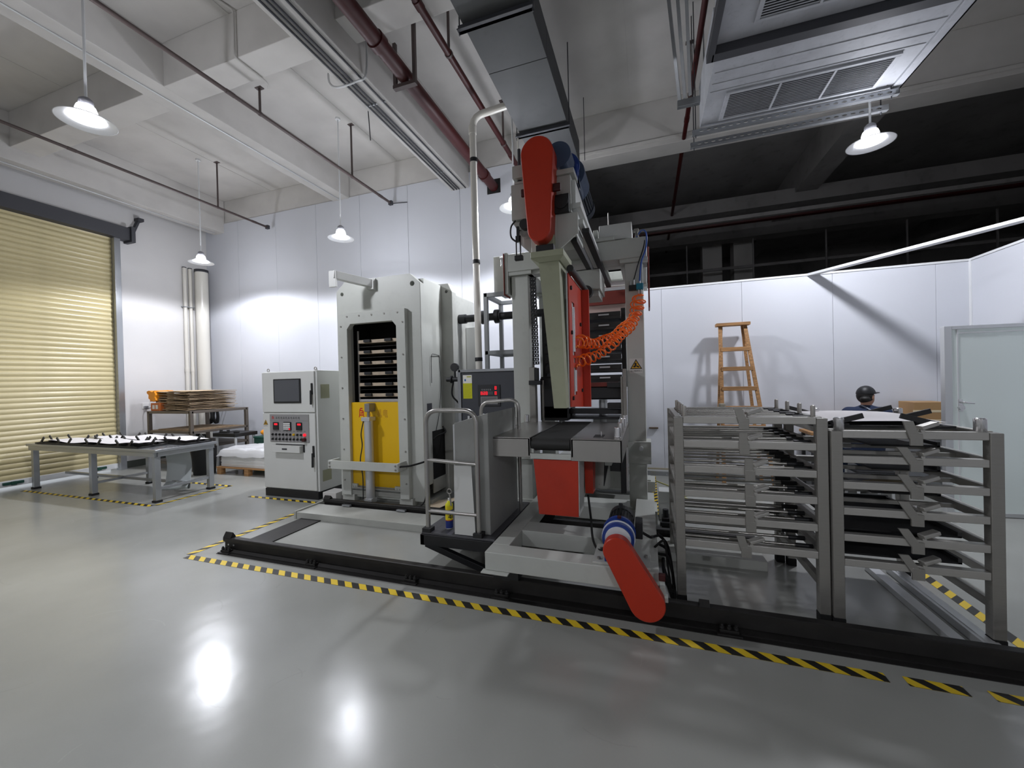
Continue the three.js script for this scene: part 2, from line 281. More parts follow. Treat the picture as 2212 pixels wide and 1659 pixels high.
// ================================================================ OVERHEAD SERVICES
function hangRod(parent, x, y0, y1, z, w = .03, mat = M.brownPipe) { part(parent, 'hanger', [bx(x - w / 2, y0, z - .008, x + w / 2, y1, z + .008, .002), bx(x - .05, y1 - .01, z - .03, x + .05, y1, z + .03)], mat); }
function runZ(name, label, cat, x, y, r, z0, z1, mat, hangers) {
  const t = thing(name, label, cat, [x, y, z1]);
  part(t, 'pipe', pipe([x, y, z0], [x, y, z1], r, 24), mat);
  for (let z = z0 - 1.3; z > z1; z -= 2.9) part(t, 'coupling', pipe([x, y, z], [x, y, z - .1], r * 1.16, 24), mat);
  for (const [z, top] of hangers) { hangRod(t, x, y + r * .5, top, z); part(t, 'pipe_clip', lathe([[r * 1.02, -.015], [r * 1.2, -.015], [r * 1.2, .015], [r * 1.02, .015]], 0, 0, 0, 24).rotateX(Math.PI / 2).translate(x, y, z), M.brownPipe); }
  return t;
}
{
  let t = runZ('sprinkler_pipe', 'long thin dark pipe hung in the bay right of the first big lamp', 'pipe', -4.75, 5.2, .024, 6.5, -6.75, M.brownPipe, [[-3.95, 5.54], [-5.68, 6.1], [-1.2, 6.1], [2, 6.1]]);
  part(t, 'end_cap', bx(-4.79, 5.16, -6.8, -4.71, 5.24, -6.74, .005), M.gunmetal); part(t, 'stay', bar([-4.75, 5.2, -6.8], [-4.45, 5.22, -6.9], .012, .012), M.gunmetal);
  t = runZ('sprinkler_pipe', 'thin dark pipe hung below the ceiling beside the roller shutter', 'pipe', -8.02, 5.2, .022, 6.5, -6.75, M.brownPipe, [[-5.68, 6.1], [-2.8, 6.1]]);
  part(t, 'end_cap', bx(-8.06, 5.16, -6.8, -7.98, 5.24, -6.74, .005), M.gunmetal);
  const red = runZ('fire_main', 'thick dark red pipe running into a square hole of the back wall', 'pipe', -2.6, 5.19, .085, 6.5, -6.94, M.redPipe, []);
  for (const z of [-4.05, -.8]) part(red, 'pipe_bracket', [bx(-2.75, 5.08, z - .02, -2.71, 5.6, z + .02, .002), bx(-2.49, 5.08, z - .02, -2.45, 6.1, z + .02, .002), bx(-2.75, 5.06, z - .03, -2.45, 5.1, z + .03, .002)], M.brownPipe);
  runZ('red_pipe', 'thinner red pipe between the thick red pipe and the dark duct', 'pipe', -2.1, 5.42, .04, 6.5, -6.9, M.redPipe, [[-4.2, 6.1], [-6.06, 6.1], [-1.5, 6.1]]);
  runZ('red_pipe', 'red pipe passing beside the ceiling unit into the dark hall', 'pipe', .64, 5.4, .032, 6.5, -13, M.redPipe, [[-2.4, 6.1], [-5.9, 6.1]]);
  solo('red_pipe', 'dim red pipe crossing the dark hall above the partition', 'pipe', [pipe([-3, 5.0, -10], [14, 5.0, -10], .06, 16)], M.redPipe);
  // conduits on the beam
  const pos = [-3.39, -3.33, -3.28, -3.15]; const nm = ['leftmost', 'second from left', 'third from left', 'rightmost'];
  pos.forEach((x, i) => { const t = thing('conduit', `${nm[i]} of four dark conduits under the beam left of the red pipe`, 'conduit', [x, 5.25, -6.85]); part(t, 'tube', pipe([x, 5.252, 6.5], [x, 5.252, -6.85], .012, 8), M.gunmetal); for (const z of [-6.2, -4.4, -2.6]) part(t, 'saddle', bx(x - .022, 5.25, z - .01, x + .022, 5.27, z + .01), M.alu); });
  solo('conduit', 'thin conduit along the underside of the beam by the first big lamp', 'conduit', [pipe([-6.08, 5.53, 6.5], [-6.08, 5.53, -6.8], .011, 8), bx(-6.1, 5.52, -6.86, -6.06, 5.54, -6.8)], M.alu);
  solo('conduit', 'thin conduit along the leftmost ceiling beam over the roller shutter', 'conduit', [pipe([-9.74, 5.32, 6.5], [-9.74, 5.32, -6.8], .011, 8)], M.alu);
  solo('conduit', 'bent white conduit dropping over the ceiling crossbeam', 'conduit', [bent([[-4.9, 6.08, -2.3], [-4.55, 6.08, -3.47], [-4.55, 5.52, -3.47], [-4.55, 5.52, -3.9], [-4.62, 5.52, -3.98]], .012, .05)], M.concrete);
  solo('conduit', 'thin dark conduit along the ceiling that bends down beside the white beam', 'conduit', [bent([[-3.75, 6.08, -3.95], [-4.1, 6.08, -5.3], [-4.1, 5.5, -5.35]], .008, .05)], M.gunmetal);
  solo('hook', 'curved grey cable hook on the beam with four conduits', 'hook', [tube([[-3.62, 5.42, -3.95], [-3.6, 5.3, -3.95], [-3.48, 5.22, -3.95], [-3.2, 5.22, -3.95], [-3.06, 5.3, -3.95], [-3.05, 6.0, -3.95]], .012, 40)], M.alu);
}
{ // dark duct
  const t = thing('air_duct', 'long dark grey rectangular ventilation duct under the ceiling', 'duct', [-1.275, 5.05, -6.4]);
  const zs = [6, 1.4, -.6, -2.6, -4.2, -6.4];
  for (let i = 0; i + 1 < zs.length; i++) part(t, 'duct_section', bx(-1.61, 5.05, zs[i + 1] + .003, -.94, 5.4, zs[i] - .003, .004), M.duct);
  for (const z of [-3.53, -5.33, -1.6]) { part(t, 'support_bar', [bx(-1.66, 4.985, z - .035, -.9, 5.05, z + .005, .003), bx(-1.66, 4.985, z - .035, -.9, 4.995, z + .035, .002)], M.gunmetal); for (const x of [-1.645, -.91]) part(t, 'threaded_rod', pipe([x, 4.95, z], [x, 6.1, z], .007, 8), M.gunmetal); }
  part(t, 'drop_rod', pipe([-1.632, 3.6, -5.33], [-1.632, 4.99, -5.33], .012, 8), M.pvc);
  part(t, 'threaded_rod', pipe([-.865, 5.1, -6.45], [-.865, 6.1, -6.45], .006, 8), M.gunmetal);
}
{ // white vent pipe from the compressor into the duct
  const t = thing('vent_pipe', 'tall white plastic pipe rising from the dark compressor to the duct', 'pipe', [-2.12, 1.76, -4.9]);
  part(t, 'pipe', [bent([[-2.12, 1.75, -4.9], [-2.13, 5.13, -4.9], [-1.62, 5.2, -4.95]], .045, .16, 20)], M.pvc);
  part(t, 'elbow', [lathe([[.045, -.1], [.052, -.1], [.052, .0], [.045, 0]], -2.13, 5.0, -4.9, 24)], M.pvc);
  for (const y of [1.9, 3.2, 4.55]) part(t, 'clamp', lathe([[.044, -.025], [.051, -.025], [.051, .025], [.044, .025]], -2.122, y, -4.9, 24), M.black, 'black clamp');
  part(t, 'collar', pipe([-1.64, 5.195, -4.95], [-1.61, 5.2, -4.95], .058, 24), M.black);
}
{ // ceiling air unit
  const t = thing('ceiling_air_unit', 'large grey ceiling air unit with slatted grilles at upper right', 'air unit', [1.6, 4.6, -4.6]);
  const L = .67, R = 2.5;
  part(t, 'housing', [bx(L, 4.6, -5.33, R, 5.1, -4.24, .006)], M.foil);
  for (const z of [-4.42, -4.58, -4.7]) part(t, 'seam', bx(L + .03, 4.594, z - .006, R - .02, 4.6, z), M.foil);
  part(t, 'front_housing', [bx(L, 4.66, -4.14, R, 5.1, -2.2, .006)], M.foil);
  part(t, 'hanger_beam', [bx(L - .03, 4.58, -4.24, R + .25, 4.7, -4.14, .004), bx(L - .07, 4.58, -4.24, L - .01, 4.66, -2.2, .004)], M.gunmetal, 'dark steel beam');
  part(t, 'side_flange', [bx(R, 4.58, -5.33, R + .09, 4.62, -2.2, .003), bx(R + .07, 4.58, -5.33, R + .09, 4.72, -2.2, .003)], M.foil);
  const grille = (x0, x1, z0, z1, y) => {
    const g = part(t, 'grille', [bx(x0 - .04, y - .02, z0 - .03, x1 + .04, y, z0, .003), bx(x0 - .04, y - .02, z1, x1 + .04, y, z1 + .03, .003), bx(x0 - .04, y - .02, z0, x0, y, z1, .003), bx(x1, y - .02, z0, x1 + .04, y, z1, .003), bx(x0 + (x1 - x0) / 3 - .01, y - .02, z0, x0 + (x1 - x0) / 3 + .01, y, z1), bx(x0 + (x1 - x0) * 2 / 3 - .01, y - .02, z0, x0 + (x1 - x0) * 2 / 3 + .01, y, z1)], M.foil);
    part(g, 'grille_back', bx(x0, y - .001, z0, x1, y + .004, z1), M.gunmetal);
    const n = Math.round((z1 - z0) / .028); const sg = bx(x0, -.003, -.008, x1, .003, .008).rotateX(.5);
    for (let k = 0; k < n; k++) { const b = new THREE.Mesh(sg, M.foil); b.name = 'louvre'; b.position.set(-1.6, y - .012 - 4.6, z0 + (k + .5) * (z1 - z0) / n + 4.6); g.add(b); }
  };
  grille(.9, 2.3, -5.2, -4.78, 4.6); grille(.98, 2.3, -3.95, -2.9, 4.66);
  for (const x of [.72, 2.45]) for (const z of [-5.25, -4.19]) part(t, 'hanger_rod', pipe([x, 4.6, z], [x, 6.1, z], .008, 8), M.galv);
  // slotted rails on rods
  const slotRail = (label, z, y) => {
    const r = thing('slotted_rail', label, 'rail', [1.55, y, z]);
    const holes = []; for (let k = 0; k < 24; k++) { const x = .66 + k * .078, p = new THREE.Path(); p.absellipse(x + .02, y + .03, .024, .011, 0, Math.PI * 2, true); holes.push(p); }
    const s = shape([[.58, y], [2.56, y], [2.56, y + .06], [.58, y + .06]]); s.holes = holes;
    part(r, 'slotted_web', new THREE.ExtrudeGeometry(s, { depth: .004, bevelEnabled: false, curveSegments: 6 }).translate(0, 0, z), M.galv);
    part(r, 'flange', bx(.58, y + .056, z - .045, 2.56, y + .06, z, .001), M.galv);
    part(r, 'flange', bx(.58, y, z - .045, 2.56, y + .004, z, .001), M.galv);
    for (const x of [.62, 2.5]) part(r, 'rod', pipe([x, y - .03, z - .02], [x, 6.1, z - .02], .006, 8), M.gunmetal);
  };
  slotRail('slotted steel rail hung directly under the ceiling unit grille', -5.27, 4.5);
  slotRail('slotted steel rail hung below and behind the ceiling unit, the lower one', -5.47, 4.46);
  solo('bracket_arm', 'short grey strut arm joining red pipe and ceiling unit', 'bracket', [bx(.42, 4.86, -5.3, .68, 4.94, -5.24, .004)], M.galv);
  for (let k = 0; k < 3; k++) solo('strut_channel', `${['left', 'middle', 'right'][k]} slotted strut hanging from the ceiling left of the air unit`, 'strut', [bar([.3 + k * .09, 6.1, -4.85 + k * .08], [.45 + k * .055, 4.95, -5.28 + k * .03], .035, .025)], M.galv);
}
// ================================================================ LEFT REAR CORNER
{
  let t = thing('corner_pipe', 'thick white round column pipe standing in the left rear corner', 'pipe', [-10.0, 0, -6.62]);
  part(t, 'pipe', lathe([[0, 0], [.13, 0], [.13, 4.4], [0, 4.4]], -10.0, 0, -6.64, 32), M.pvc);
  part(t, 'rim', lathe([[.13, 4.36], [.14, 4.36], [.14, 4.42], [.0, 4.42]], -10.0, 0, -6.64, 32), M.gunmetal);
  for (const [z, l] of [[-6.36, 'left'], [-6.48, 'right']]) {
    t = thing('wall_pipe', `${l} one of two thin white pipes beside the corner column`, 'pipe', [-10.14, 0, z]);
    part(t, 'pipe', pipe([-10.145, .2, z], [-10.145, 4.42, z], .037, 16), M.pvc); part(t, 'rim', pipe([-10.145, 4.42, z], [-10.145, 4.44, z], .042, 16), M.gunmetal);
    part(t, 'pipe_clip', bx(-10.2, 3.5, z - .06, -10.1, 3.52, z + .06), M.galv); part(t, 'coupling', pipe([-10.145, 2.0, z], [-10.145, 2.1, z], .043, 16), M.pvc);
  }
  t = thing('wall_socket', 'white wall socket on left wall near the stacked cardboard', 'socket', [-10.19, 1.25, -5.72]);
  part(t, 'plate', bx(-10.2, 1.2, -5.61, -10.185, 1.32, -5.49, .003), M.white); part(t, 'plug', bx(-10.185, 1.21, -5.58, -10.14, 1.26, -5.51, .006), M.galv); part(t, 'cord', tube([[-10.15, 1.23, -5.55], [-10.1, 1.2, -5.5], [-9.9, 1.22, -5.5], [-9.65, 1.2, -5.42]], .008, 24), M.gunmetal);
}
{ // steel shelf
  const t = thing('steel_shelf', 'brown grey steel shelving frame in the corner carrying stacked cardboard', 'shelf', [-8.95, 0, -5.85]);
  const x0 = -9.58, x1 = -8.36, z0 = -6.4, z1 = -5.28, m = S({ color: 0x6e665e, metalness: .5, roughness: .5 });
  for (const x of [x0, x1]) for (const z of [z0, z1]) part(t, 'leg', bx(x - .03, 0, z - .03, x + .03, 1.17, z + .03, .004), m);
  for (const y of [1.17, .78, .47, .17]) { part(t, 'shelf_board', [bx(x0, y - .012, z0, x1, y, z1)], y === .78 ? M.card : m); part(t, 'shelf_frame', [bx(x0, y - .05, z1 - .015, x1, y - .005, z1 + .03, .003), bx(x0, y - .05, z0 - .03, x1, y - .005, z0 + .015, .003), bx(x1 - .015, y - .05, z0, x1 + .03, y - .005, z1, .003), bx(x0 - .03, y - .05, z0, x0 + .015, y - .005, z1, .003)], m); }
  // cardboard sheets: two stacks side by side, wavy and uneven
  const sheetGeo = (w, d, seed) => { const g = new THREE.BoxGeometry(w, .009, d, 14, 1, 10), p = g.attributes.position, r = rng(seed), a = r() * 6, b = r() * 6, k = .005 + .006 * r(); for (let i = 0; i < p.count; i++) { const x = p.getX(i), z = p.getZ(i); p.setY(i, p.getY(i) + k * Math.sin(x * 7 + a) + k * Math.sin(z * 6 + b) * .8 + .012 * Math.max(0, Math.abs(x) / w * 2 - .8) * (r() - .3)); } g.computeVertexNormals(); return uvm(g); };
  const variants = [1, 2, 3, 4].map((s) => [sheetGeo(.52, .78, s), sheetGeo(.62, .95, s + 10)]);
  for (let s = 0; s < 2; s++) for (let k = 0; k < 16; k++) {
    const m = new THREE.Mesh(variants[(k * 7 + s) % 4][s], k % 3 ? M.card : M.card2); m.name = numbered('cardboard_sheet');
    m.position.set((s ? -8.78 : -9.2) + rr(-.025, .025), 1.19 + k * .0245, (s ? -5.78 : -5.75) + rr(-.03, .03)); m.rotation.y = rr(-.04, .04);
    const ord = ['lowest', 'second', 'third', 'fourth', 'fifth', 'sixth', 'seventh', 'eighth', 'ninth', 'tenth'], from = k < 8 ? (k ? ord[k] + ' cardboard sheet from the bottom' : 'lowest cardboard sheet') : (k < 15 ? ord[15 - k] + ' cardboard sheet from the top' : 'uppermost cardboard sheet');
    m.userData = s ? { label: from + ' of the right stack on the steel shelf', category: 'cardboard', group: 'cardboard sheets of the right stack' } : { label: from + ' of the left stack on the steel shelf', category: 'cardboard', group: 'cardboard sheets of the left stack' };
    base.set(m, m.position.clone()); scene.add(m);
  }
  const bag = new THREE.BoxGeometry(.2, .2, .34, 6, 6, 4); { const p = bag.attributes.position; for (let i = 0; i < p.count; i++) { const x = p.getX(i), y = p.getY(i); p.setX(i, x * (1 + y * 2) - .05 + (y + .1) * -.25 + .02 * Math.sin(y * 60)); p.setY(i, y + .015 * Math.sin(x * 40 + p.getZ(i) * 20)); } bag.computeVertexNormals(); }
  solo('plastic_bag', 'crumpled orange plastic bag on the shelf left of the cardboard', 'bag', [uvm(bag).translate(-9.46, 1.47, -5.47)], M.orangeBag);
  const b = thing('small_box', 'orange printed carton with white labels at shelf corner', 'box', [-9.44, 1.17, -5.42]);
  part(b, 'carton', bx(-9.57, 1.172, -5.58, -9.3, 1.33, -5.3, .004), S({ color: 0xc26a32, roughness: .6 })); for (const x of [-9.52, -9.42]) part(b, 'printed_label', bx(x, 1.21, -5.3, x + .07, 1.29, -5.298), M.white);
  solo('small_box', 'grey green carton lying on the orange carton', 'box', [bx(-9.52, 1.335, -5.6, -9.38, 1.42, -5.36, .004)], S({ color: 0x77766a, roughness: .7 }));
  solo('packing_board', 'loose brown board lying on the second shelf of the steel frame', 'cardboard', [bx(-9.45, .785, -6.2, -8.45, .80, -5.35, .002)], M.card);
  const bo = thing('paint_can', 'small white can on the lower shelf', 'can', [-8.55, .475, -5.5]); part(bo, 'body', lathe([[0, 0], [.08, 0], [.08, .16], [0, .16]], -8.55, .475, -5.55, 20), M.white); part(bo, 'lid', lathe([[.08, .16], [.085, .165], [.08, .18], [0, .18]], -8.55, .475, -5.55, 20), M.galv);
  solo('tool_box', 'dark metal crate on the lower shelf', 'crate', [bx(-8.95, .472, -5.75, -8.66, .66, -5.45, .01)], M.dark);
  for (const [i, z] of [[0, -6.55], [1, -6.62]].entries()) solo('cable_coil', `${i ? 'right' : 'left'} coil of black cable hung by the corner column`, 'cable', [0, 1, 2, 3].map((k) => tube([[-9.75 + i * .1 + k * .02, 1.15, z[1]], [-9.8 + i * .1 + k * .02, .95, z[1] + .03], [-9.72 + i * .1 + k * .03, .78, z[1] + .03], [-9.66 + i * .1 + k * .02, .95, z[1] + .02]], .014, 24, 8, true)).concat([pipe([-9.73 + i * .1, 1.13, z[1]], [-9.73 + i * .1, 1.15, -6.9], .01, 8)]), M.rubber);
}
{ // bench, boxes, pallet
  let t = thing('work_bench', 'low black topped bench beside the steel shelf', 'bench', [-7.75, 0, -5.85]);
  part(t, 'bench_top', bx(-8.28, .63, -6.1, -7.66, .7, -5.62, .006), M.black); for (const x of [-8.23, -7.71]) for (const z of [-6.05, -5.67]) part(t, 'leg', pipe([x, 0, z], [x, .63, z], .025, 12), M.alu);
  solo('hand_tool', 'dark hand tool lying on the black bench', 'tool', [bx(-8.2, .7, -5.75, -7.97, .73, -5.69, .008), bx(-8.2, .73, -5.75, -8.17, .76, -5.7, .006), bx(-8.0, .73, -5.75, -7.97, .76, -5.7, .006)], M.dark);
  t = thing('tape_roll', 'black tape roll at the right end of the bench', 'tape', [-7.75, .7, -5.72]); part(t, 'roll', lathe([[.03, 0], [.05, 0], [.05, .03], [.03, .03]], -7.75, .701, -5.72, 20), M.rubber);
  t = thing('tool_chest', 'dark green metal chest behind the wrapped paper pallet', 'chest', [-7.35, 0, -6.15]); part(t, 'chest', bx(-7.63, 0, -6.35, -7.0, .56, -5.99, .01), M.green); part(t, 'lid', bx(-7.64, .56, -6.36, -6.99, .6, -5.98, .008), M.green); part(t, 'latch', bx(-7.35, .48, -5.99, -7.25, .55, -5.98, .003), M.alu);
  solo('orange_bag', 'orange bag behind the bench leg on the green chest', 'bag', [(() => { const g = new THREE.SphereGeometry(.14, 16, 10); g.scale(1.4, .55, .9); return uvm(g).translate(-7.4, .67, -6.15); })()], M.orangeBag);
  solo('waste_bin', 'dark bin standing under the table end near the shelf', 'bin', [lathe([[0, 0], [.17, 0], [.2, .5], [.19, .5], [.16, .02], [0, .02]], -7.9, 0, -5.2, 24)], M.rubber);
  t = thing('pallet', 'wooden pallet under the stack of white paper', 'pallet', [-7.0, 0, -5.4]);
  for (let k = 0; k < 5; k++) part(t, 'deck_board', bx(-7.66, .115, -5.86 + k * .13, -6.1, .135, -5.76 + k * .13 - .0, .003), M.wood);
  for (const x of [-7.62, -6.93, -6.22]) for (const z of [-5.82, -5.32]) part(t, 'block', bx(x, .0, z, x + .1, .115, z + .09, .003), M.wood);
  t = thing('paper_stack', 'block of white paper sheets on the pallet', 'paper', [-6.95, .136, -5.5]);
  for (let k = 0; k < 9; k++) part(t, 'ream', bx(-7.6 + rr(-.006, .006), .137 + k * .029, -5.84 + rr(-.006, .006), -6.2, .137 + k * .029 + .028, -5.3 + rr(-.005, .005), .003), M.white);
  const fg = new THREE.PlaneGeometry(1.5, .66, 40, 20); { const p = fg.attributes.position; for (let i = 0; i < p.count; i++) { const x = p.getX(i), y = p.getY(i), e = Math.max(Math.abs(x) / .75, Math.abs(y) / .33); const n = fbm((x + 1) / 3, (y + 1) / 3, 12, 3); p.setZ(i, .03 + .1 * n + .1 * Math.max(0, x * .9) - (e > .88 ? (e - .88) * 1.1 : 0)); } fg.rotateX(-Math.PI / 2); fg.computeVertexNormals(); fg.translate(-6.9, .385, -5.57); }
  solo('plastic_film', 'crumpled clear plastic film draped over the white paper', 'film', [clean(fg)], M.film);
  t = thing('small_stand', 'small black stand against wall left of the control cabinet', 'stand', [-6.2, 0, -6.2]); part(t, 'post', bent([[-6.2, .4, -6.2], [-6.17, .75, -6.2], [-6.12, 1.05, -6.2]], .02, .05), M.rubber); part(t, 'base', [bx(-6.45, .38, -6.32, -5.95, .44, -6.1, .01), bx(-6.3, 0, -6.28, -6.1, .38, -6.14, .01)], M.black);
}
{ // the long table with two trays of paper
  const t = thing('steel_table', 'long grey steel table near the roller shutter carrying paper trays', 'table', [-8.15, 0, -4.08]);
  part(t, 'tabletop', [bx(-9.8, .715, -4.5, -6.53, .755, -3.65, .006)], M.galv);
  part(t, 'apron', [bx(-9.75, .65, -3.7, -6.58, .715, -3.66, .003), bx(-9.75, .65, -4.49, -6.58, .715, -4.45, .003), bx(-6.6, .65, -4.45, -6.56, .715, -3.7, .003)], M.galv);
  for (const x of [-9.68, -8.1, -6.62]) for (const z of [-3.71, -4.44]) { const l = part(t, 'leg', bx(x - .035, .03, z - .035, x + .035, .65, z + .035, .004), M.galv); part(l, 'foot', bx(x - .045, 0, z - .045, x + .045, .03, z + .045, .004), M.rubber); }
  part(t, 'cross_bar', bx(-6.64, .17, -4.42, -6.6, .21, -3.73, .003), M.galv); part(t, 'cross_bar', bx(-8.12, .17, -4.42, -8.08, .21, -3.73, .003), M.galv); part(t, 'cross_bar', bx(-9.68, .17, -4.1, -6.62, .21, -4.06, .003), M.galv);
  const sheet = tube; // hanging film under the right end
  const hg = new THREE.PlaneGeometry(.34, 1, 8, 30); { const p = hg.attributes.position; for (let i = 0; i < p.count; i++) { const v = .5 - p.getY(i), x = p.getX(i); let y = .7 - Math.min(v, .62) * 1.0, z = -.05 * Math.sin(v * 7); if (v > .62) { const a = (v - .62) * 8; y = .08 + .09 * (1 - Math.cos(a)) * .7; z += .1 * Math.sin(a); } p.setXYZ(i, x + .06 * v, y, z); } hg.computeVertexNormals(); hg.rotateY(.5); hg.translate(-6.85, 0, -4.1); }
  solo('plastic_sheet', 'grey translucent sheet hanging down under the right end of the long table', 'sheet', [clean(hg)], S({ color: 0xaab0b0, roughness: .45, side: THREE.DoubleSide }));
}
function clipGeo(x, y, z, lean, tall = .085) { return [bx(x - .05, y, z - .02, x + .05, y + .01, z + .02, .002), bar([x - lean * .4, y + .006, z], [x + lean, y + tall, z], .034, .014, .002, V(0, 0, 1))]; }
function paperTray(label, labelSheet, x0, x1, z0, z1, y, mat, group, seed, sag = .02, L = .06, T = .085, H = .026) {
  const t = thing('paper_tray', label, 'tray', [(x0 + x1) / 2, y, (z0 + z1) / 2]);
  part(t, 'tray_plate', bx(x0, y, z0, x1, y + .012, z1, .003), M.dark); part(t, 'tray_frame', [bx(x0, y + .012, z1 - .04, x1, y + .02, z1, .002), bx(x0, y + .012, z0, x1, y + .02, z0 + .04, .002), bx(x0, y + .012, z0, x0 + .04, y + .02, z1, .002), bx(x1 - .04, y + .012, z0, x1, y + .02, z1, .002)], M.dark);
  const n = Math.max(2, Math.round((x1 - x0) / .36));
  for (let k = 0; k < n; k++) { const x = x0 + (k + .5) * (x1 - x0) / n + (k % 2 ? .05 : -.05); part(t, 'clip', clipGeo(x, y + .02, z1 - .03, k % 2 ? -L : L, T), M.dark); part(t, 'clip', clipGeo(x + .06, y + .02, z0 + .03, k % 2 ? L : -L, T), M.dark); }
  for (const x of [x0 + .03, x1 - .03]) part(t, 'clip', clipGeo(x, y + .02, (z0 + z1) / 2, x > (x0 + x1) / 2 ? L : -L, T), M.dark);
  const g = new THREE.PlaneGeometry(x1 - x0 - .05, z1 - z0 - .05, 36, 16), p = g.attributes.position, r = rng(seed), a = r() * 6;
  for (let i = 0; i < p.count; i++) { const x = p.getX(i), z = p.getY(i); p.setZ(i, .01 + sag * (.8 * Math.pow(Math.sin(x * 3.1 + a), 2) + .4 * Math.sin(z * 7 + x * 2) + .3)); }
  g.rotateX(-Math.PI / 2); g.computeVertexNormals(); g.translate((x0 + x1) / 2, y + H, (z0 + z1) / 2);
  solo('paper_sheet', labelSheet, 'paper', [clean(g)], M.paper, group);
  return t;
}
paperTray('front dark tray with black clips on the long steel table', 'white paper sheet in the front tray on the long steel table', -9.6, -6.95, -4.05, -3.68, .758, 0, undefined, 3, .03);
paperTray('rear dark tray with black clips on the long steel table', 'white paper sheet in the rear tray on the long steel table', -9.0, -6.6, -4.47, -4.08, .758, 0, undefined, 4, .034);
// ================================================================ FLOOR TAPE
function tapeStrip(label, a, b, w = .07, off = 0) {
  const A = V(a[0], .0022, a[1]), B = V(b[0], .0022, b[1]), L = A.distanceTo(B), d = B.clone().sub(A).normalize(), s = V(-d.z, 0, d.x).multiplyScalar(w / 2), n = Math.ceil(L / .25), pos = [], uv = [], idx = [];
  for (let i = 0; i <= n; i++) { const c = A.clone().addScaledVector(d, L * i / n), j = .002 * Math.sin(i * 1.7); for (const [q, y, v] of [[-1, 0, 0], [-1, .002, 0], [1, .002, 1], [1, 0, 1]]) { pos.push(c.x + s.x * (q + j), y, c.z + s.z * (q + j)); uv.push((L * i / n + off) / .28, v); } }
  for (let i = 0; i < n; i++) for (let k = 0; k < 3; k++) { const p = i * 4 + k; idx.push(p, p + 4, p + 1, p + 1, p + 4, p + 5); }
  const g = new THREE.BufferGeometry(); g.setAttribute('position', new THREE.Float32BufferAttribute(pos, 3)); g.setAttribute('uv', new THREE.Float32BufferAttribute(uv, 2)); g.setIndex(idx); g.computeVertexNormals();
  const h = g.toNonIndexed(); h.computeVertexNormals(); if (h.attributes.normal.getY(6) < 0) { const q = h.attributes.position.array, u = h.attributes.uv.array; for (let i = 0; i < q.length; i += 9) for (let k = 0; k < 3; k++) [q[i + 3 + k], q[i + 6 + k]] = [q[i + 6 + k], q[i + 3 + k]]; for (let i = 0; i < u.length; i += 6) for (let k = 0; k < 2; k++) [u[i + 2 + k], u[i + 4 + k]] = [u[i + 4 + k], u[i + 2 + k]]; h.computeVertexNormals(); }
  solo('hazard_tape', label, 'tape', [h], M.tape);
}
tapeStrip('long yellow black floor tape along the front rail', [-4.19, -2.575], [1.155, -2.575]);
tapeStrip('short yellow black floor tape piece after the first gap at lower right', [1.235, -2.575], [1.475, -2.575], .07, .05);
tapeStrip('last yellow black floor tape piece at lower right corner', [1.57, -2.575], [2.6, -2.575], .07, .2);
tapeStrip('yellow black floor tape across the left end of the rails', [-4.22, -2.61], [-4.22, -3.86]);
tapeStrip('yellow black floor tape in front of control cabinet', [-5.56, -4.27], [-4.3, -4.27], .06);
tapeStrip('yellow black floor tape to the right of the rack frames', [2.02, -2.62], [2.02, -4.25]);
tapeStrip('yellow black floor tape running back to the partition behind the machine', [.075, -4.85], [.075, -6.8], .06);
tapeStrip('yellow black floor tape in front of long steel table', [-9.7, -3.57], [-6.5, -3.57], .06);
tapeStrip('yellow black floor tape beside right end of long steel table', [-6.47, -3.6], [-6.47, -4.66], .06);
tapeStrip('yellow black floor tape behind the long steel table', [-7.75, -4.64], [-6.44, -4.64], .06);
// ================================================================ RAILS
function clampOn(r, x, z) { // bolted rail clip
  const c = part(r, 'rail_clamp', [bx(x - .07, 0, z - .005, x + .07, .012, z + .05, .002), bx(x - .055, .012, z - .02, x + .055, .03, z + .03, .003)], M.rail);
  for (const k of [-.04, 0, .04]) part(c, 'bolt', [pipe([x + k, .02, z + .015], [x + k, .06, z + .015], .008, 8), bolt(x + k, .042, z + .015, 'y', .014, .014)], M.dark);
}
function railZ(name, label, x0, x1, z, y0) {
  const r = thing(name, label, 'rail', [(x0 + x1) / 2, 0, z]);
  part(r, 'rail_profile', exx(shape([[-.06, 0], [.06, 0], [.06, .012], [.012, .024], [.01, .085], [.03, .095], [.03, .125], [.024, .13], [-.024, .13], [-.03, .125], [-.03, .095], [-.01, .085], [-.012, .024], [-.06, .012]].map(([a, b]) => [a - z, b + y0])), x0, x1 - x0), M.rail);
  return r;
}
